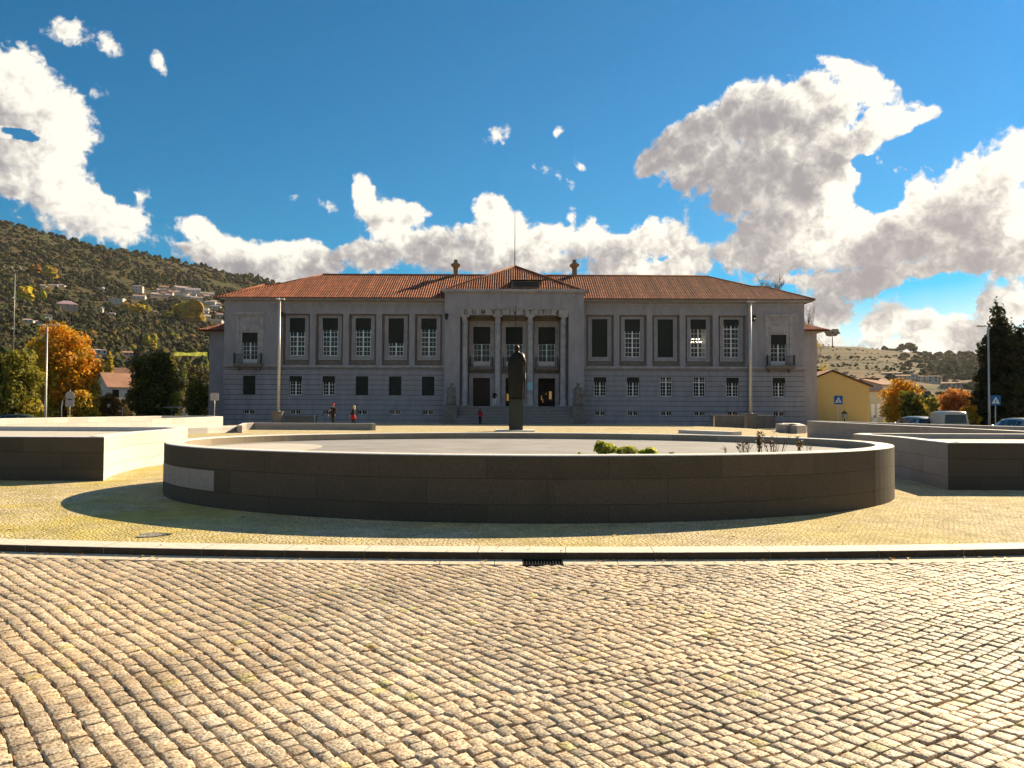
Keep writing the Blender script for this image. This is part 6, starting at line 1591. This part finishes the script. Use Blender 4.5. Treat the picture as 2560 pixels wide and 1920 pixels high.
def carved(label, px0, px1, ytop, yb, seed, bird=False):
    D = 86.2; cx = WX((px0 + px1) / 2, D); w = (px1 - px0) / F * D; zb = WZ(px0, yb, D); zt = WZ(px0, ytop, D); g = G(cx, D); h = zt - zb
    t = thing('stone_statue', label, 'statue', (cx, D, g)); b0 = zb - g
    mb = MB(); mb.box(-w * .55, w * .55, -.8, .8, -.2, .35); mb.box(-w * .5, w * .5, -.7, .7, .35, b0 - .15); mb.box(-w * .55, w * .55, -.78, .78, b0 - .15, b0); mb.build('pedestal', M_stoneD, t)
    mb = MB(); q = w * .5
    robe(mb, [(b0, -q * .75, q * .75, .62), (b0 + h * .15, -q * .78, q * .8, .66), (b0 + h * .33, -q * .8, q * .78, .62), (b0 + h * .42, -q * .72, q * .7, .55), (b0 + h * .52, -q * .45, q * .45, .34), (b0 + h * .66, -q * .48, q * .48, .27), (b0 + h * .76, -q * .5, q * .5, .25), (b0 + h * .81, -q * .3, q * .3, .18), (b0 + h * .85, -q * .13, q * .13, .12)], 36, 6, .10, seed=seed)
    r = h * .068; c = b0 + h * .925
    mb.ring_loft([[(rr * r * cos(k * pi / 6), -.03 + rr * r * 1.15 * sin(k * pi / 6), c + zz * r) for k in range(12)] for rr, zz in ((.5, -1.3), (.85, -.8), (1, -.1), (1.05, .35), (.8, .85), (.1, 1.1))])
    for s in (-1, 1):
        mb.tube([(s * q * .46, 0, b0 + h * .76), (s * q * .72, -.15, b0 + h * .58), (s * q * .62, -.42, b0 + h * .46), (s * q * .35, -.6, b0 + h * .44)], [.13, .12, .09, .07], 10)
    mb.build('seated_figure', M_statue, t)
    mb = MB()
    if bird: mb.ring_loft([[(q * .62 + rr * .3 * cos(k * pi / 6), -.45 + rr * .25 * sin(k * pi / 6), b0 + h * zz) for k in range(12)] for rr, zz in ((.5, .40), (1, .46), (1.1, .56), (.8, .64), (.2, .68))]); mb.build('carved_shield', M_statue, t)
    else: mb.box(q * .15, q * .85, -.72, -.60, b0 + h * .40, b0 + h * .56); mb.build('carved_tablet', M_statue, t)
carved('seated carved stone figure holding a tablet, left of the entrance steps', 1113, 1143, 957, 1013, 1)
carved('seated carved stone figure with a round shield, right of the entrance steps', 1429, 1461, 957, 1015, 4, True)

# ------------------------------------------------------------------ plants in the basin
def shrub(label, px, ytop, wpx, D, n, pal, size=.085, seed=0):
    x = WX(px, D); zb = .835; h = WZ(px, ytop, D) - zb; w = wpx / F * D; t = thing('leafy_shrub', label, 'shrub', (x, D, zb)); mb = MB(); bl = []
    for k in range(6): bl.append((U(-.32, .32) * w, U(-.25, .25) * w, h * U(.25, .75), w * U(.16, .26), w * U(.16, .26), h * U(.22, .32)))
    leaf_mass(mb, bl, n, size, pal, .6); mb.build('foliage', M_leaf, t)
    sb = MB()
    for b in bl: sb.tube([(b[0] * .3, b[1] * .3, 0), (b[0] * .8, b[1] * .8, b[2] * .6), (b[0], b[1], b[2] + b[5] * .7)], [.012, .009, .005], 5)
    sb.build('stem', M_bark, t)
LG = [(.48, .50, .05), (.62, .60, .10), (.32, .38, .04), (.75, .70, .25), (.20, .26, .03)]
shrub('largest leafy green shrub growing in the oval basin', 1511, 1101, 74, 13.2, 900, LG)
shrub('low leafy green shrub right of the largest one in the basin', 1562, 1111, 62, 13.2, 600, LG)
shrub('dark leaved green shrub with white tips in the basin', 1614, 1119, 52, 13.2, 420, LG)
shrub('tiny green sprig left of the largest shrub in the basin', 1447, 1129, 12, 12.6, 40, LG, .05)
shrub('tiny pale sprig between the green shrubs and the bare bush', 1680, 1127, 18, 12.8, 40, [(.5, .38, .3), (.3, .3, .1)], .05)
def bare_bush(label, px, ytop, wpx, D, n, seed, leaves=0):
    ytop += (1130 - ytop) * .15; n = int(n * .7) + 1
    rng = random.Random(seed); x = WX(px, D); zb = .835; h = WZ(px, ytop, D) - zb; w = wpx / F * D; t = thing('bare_bush', label, 'bush', (x, D, zb)); mb = MB(); lm = MB(); tips = []
    for i in range(n):
        a = rng.uniform(0, 6.28); l = h * rng.uniform(.45, 1.0); s = rng.uniform(0, .5) * w; p = Vector((cos(a) * s * .6, sin(a) * s * .4, 0)); e_ = Vector((cos(a) * s, sin(a) * s * .6, l)); m = p.lerp(e_, .5) + Vector((rng.uniform(-.03, .03), rng.uniform(-.03, .03), 0))
        mb.tube([p, m, e_], [.007, .0045, .002], 5); tips += [m, e_, m.lerp(e_, .5)]
        for _ in range(4):
            b = m.lerp(e_, rng.random()); d = Vector((rng.uniform(-1, 1), rng.uniform(-1, 1), rng.uniform(.2, 1.4))).normalized() * rng.uniform(.04, .14); mb.tube([b, b + d], [.003, .0015], 4)
    mb.build('stem', M_stem, t)
    if leaves:
        for _ in range(leaves):
            c = rng.choice(tips) + Vector((rng.uniform(-.03, .03), rng.uniform(-.03, .03), rng.uniform(-.02, .04))); s = rng.uniform(.02, .045); a = Vector((rng.uniform(-1, 1), rng.uniform(-1, 1), rng.uniform(-1, 1))).normalized(); b = a.orthogonal().normalized(); col = rng.choice([(.10, .05, .03), (.18, .12, .04), (.45, .38, .25), (.06, .05, .02)])
            lm.quad(c - a * s, c - b * s * .5, c + a * s, c + b * s * .5, col=col)
        lm.build('foliage', M_leaf, t)
bare_bush('bare bush with dark leaves on one upright stem, right part of the basin', 1898, 1073, 34, 13.6, 9, 3, 90)
bare_bush('leafless bush with thin twigs left of the dark leaved stem', 1862, 1100, 60, 13.5, 16, 5, 8)
bare_bush('leafless tangled bush in the middle of the bare clump', 1935, 1078, 80, 13.8, 22, 9, 12)
bare_bush('bush with pale leaves right end of the bare clump', 1995, 1082, 36, 13.9, 9, 13, 60)
bare_bush('lone thin twig near the right wall of the basin', 2024, 1112, 14, 14.2, 4, 17)
bare_bush('lone thin twig left of the bare clump', 1812, 1117, 12, 13.2, 3, 19)
# fallen leaves
mb = MB(); rng = random.Random(11)
for i in range(260):
    x = rng.uniform(-8, 8); q = rng.random(); y = yk(x) + rng.uniform(-.16, .02) if q < .45 else (yk(x) + rng.uniform(.05, 3) if q < .8 else rng.uniform(3.2, yk(x)))
    if ((x - OC.x) / (OA + .1)) ** 2 + ((y - OC.y) / (OB + .1)) ** 2 < 1: continue
    z = (G(x, y) if y > yk(x) + .01 else .0) + .010; s = rng.uniform(.012, .032); a = rng.uniform(0, 6.28)
    c = rng.choice([(.35, .17, .04), (.45, .27, .05), (.22, .10, .03), (.5, .36, .1)])
    mb.quad((x + s * cos(a), y + s * sin(a), z), (x - s * .6 * sin(a), y + s * .6 * cos(a), z + s * .5), (x - s * cos(a), y - s * sin(a), z + .004), (x + s * .6 * sin(a), y - s * .6 * cos(a), z + s * .3), col=c)
tag(mb.build('fallen_leaves', M_leaf), 'small fallen autumn leaves lying along the gutter and the paving', 'fallen leaves', kind='stuff')

# ------------------------------------------------------------------ air
def haze():
    m = bpy.data.materials.new('haze_air'); m.use_nodes = True; nt = m.node_tree; nt.nodes.clear()
    v = nt.nodes.new('ShaderNodeVolumePrincipled'); v.inputs['Color'].default_value = (.98, .95, .90, 1); v.inputs['Density'].default_value = HAZE; v.inputs['Anisotropy'].default_value = .35
    o = nt.nodes.new('ShaderNodeOutputMaterial'); nt.links.new(v.outputs[0], o.inputs['Volume'])
    mb = MB(); mb.box(-2250, 2250, -2250, 2250, -60, 500); ob = mb.build('haze', m); tag(ob, 'thin pale autumn haze filling the valley air', 'haze', kind='stuff')
HAZE = .00003
haze()
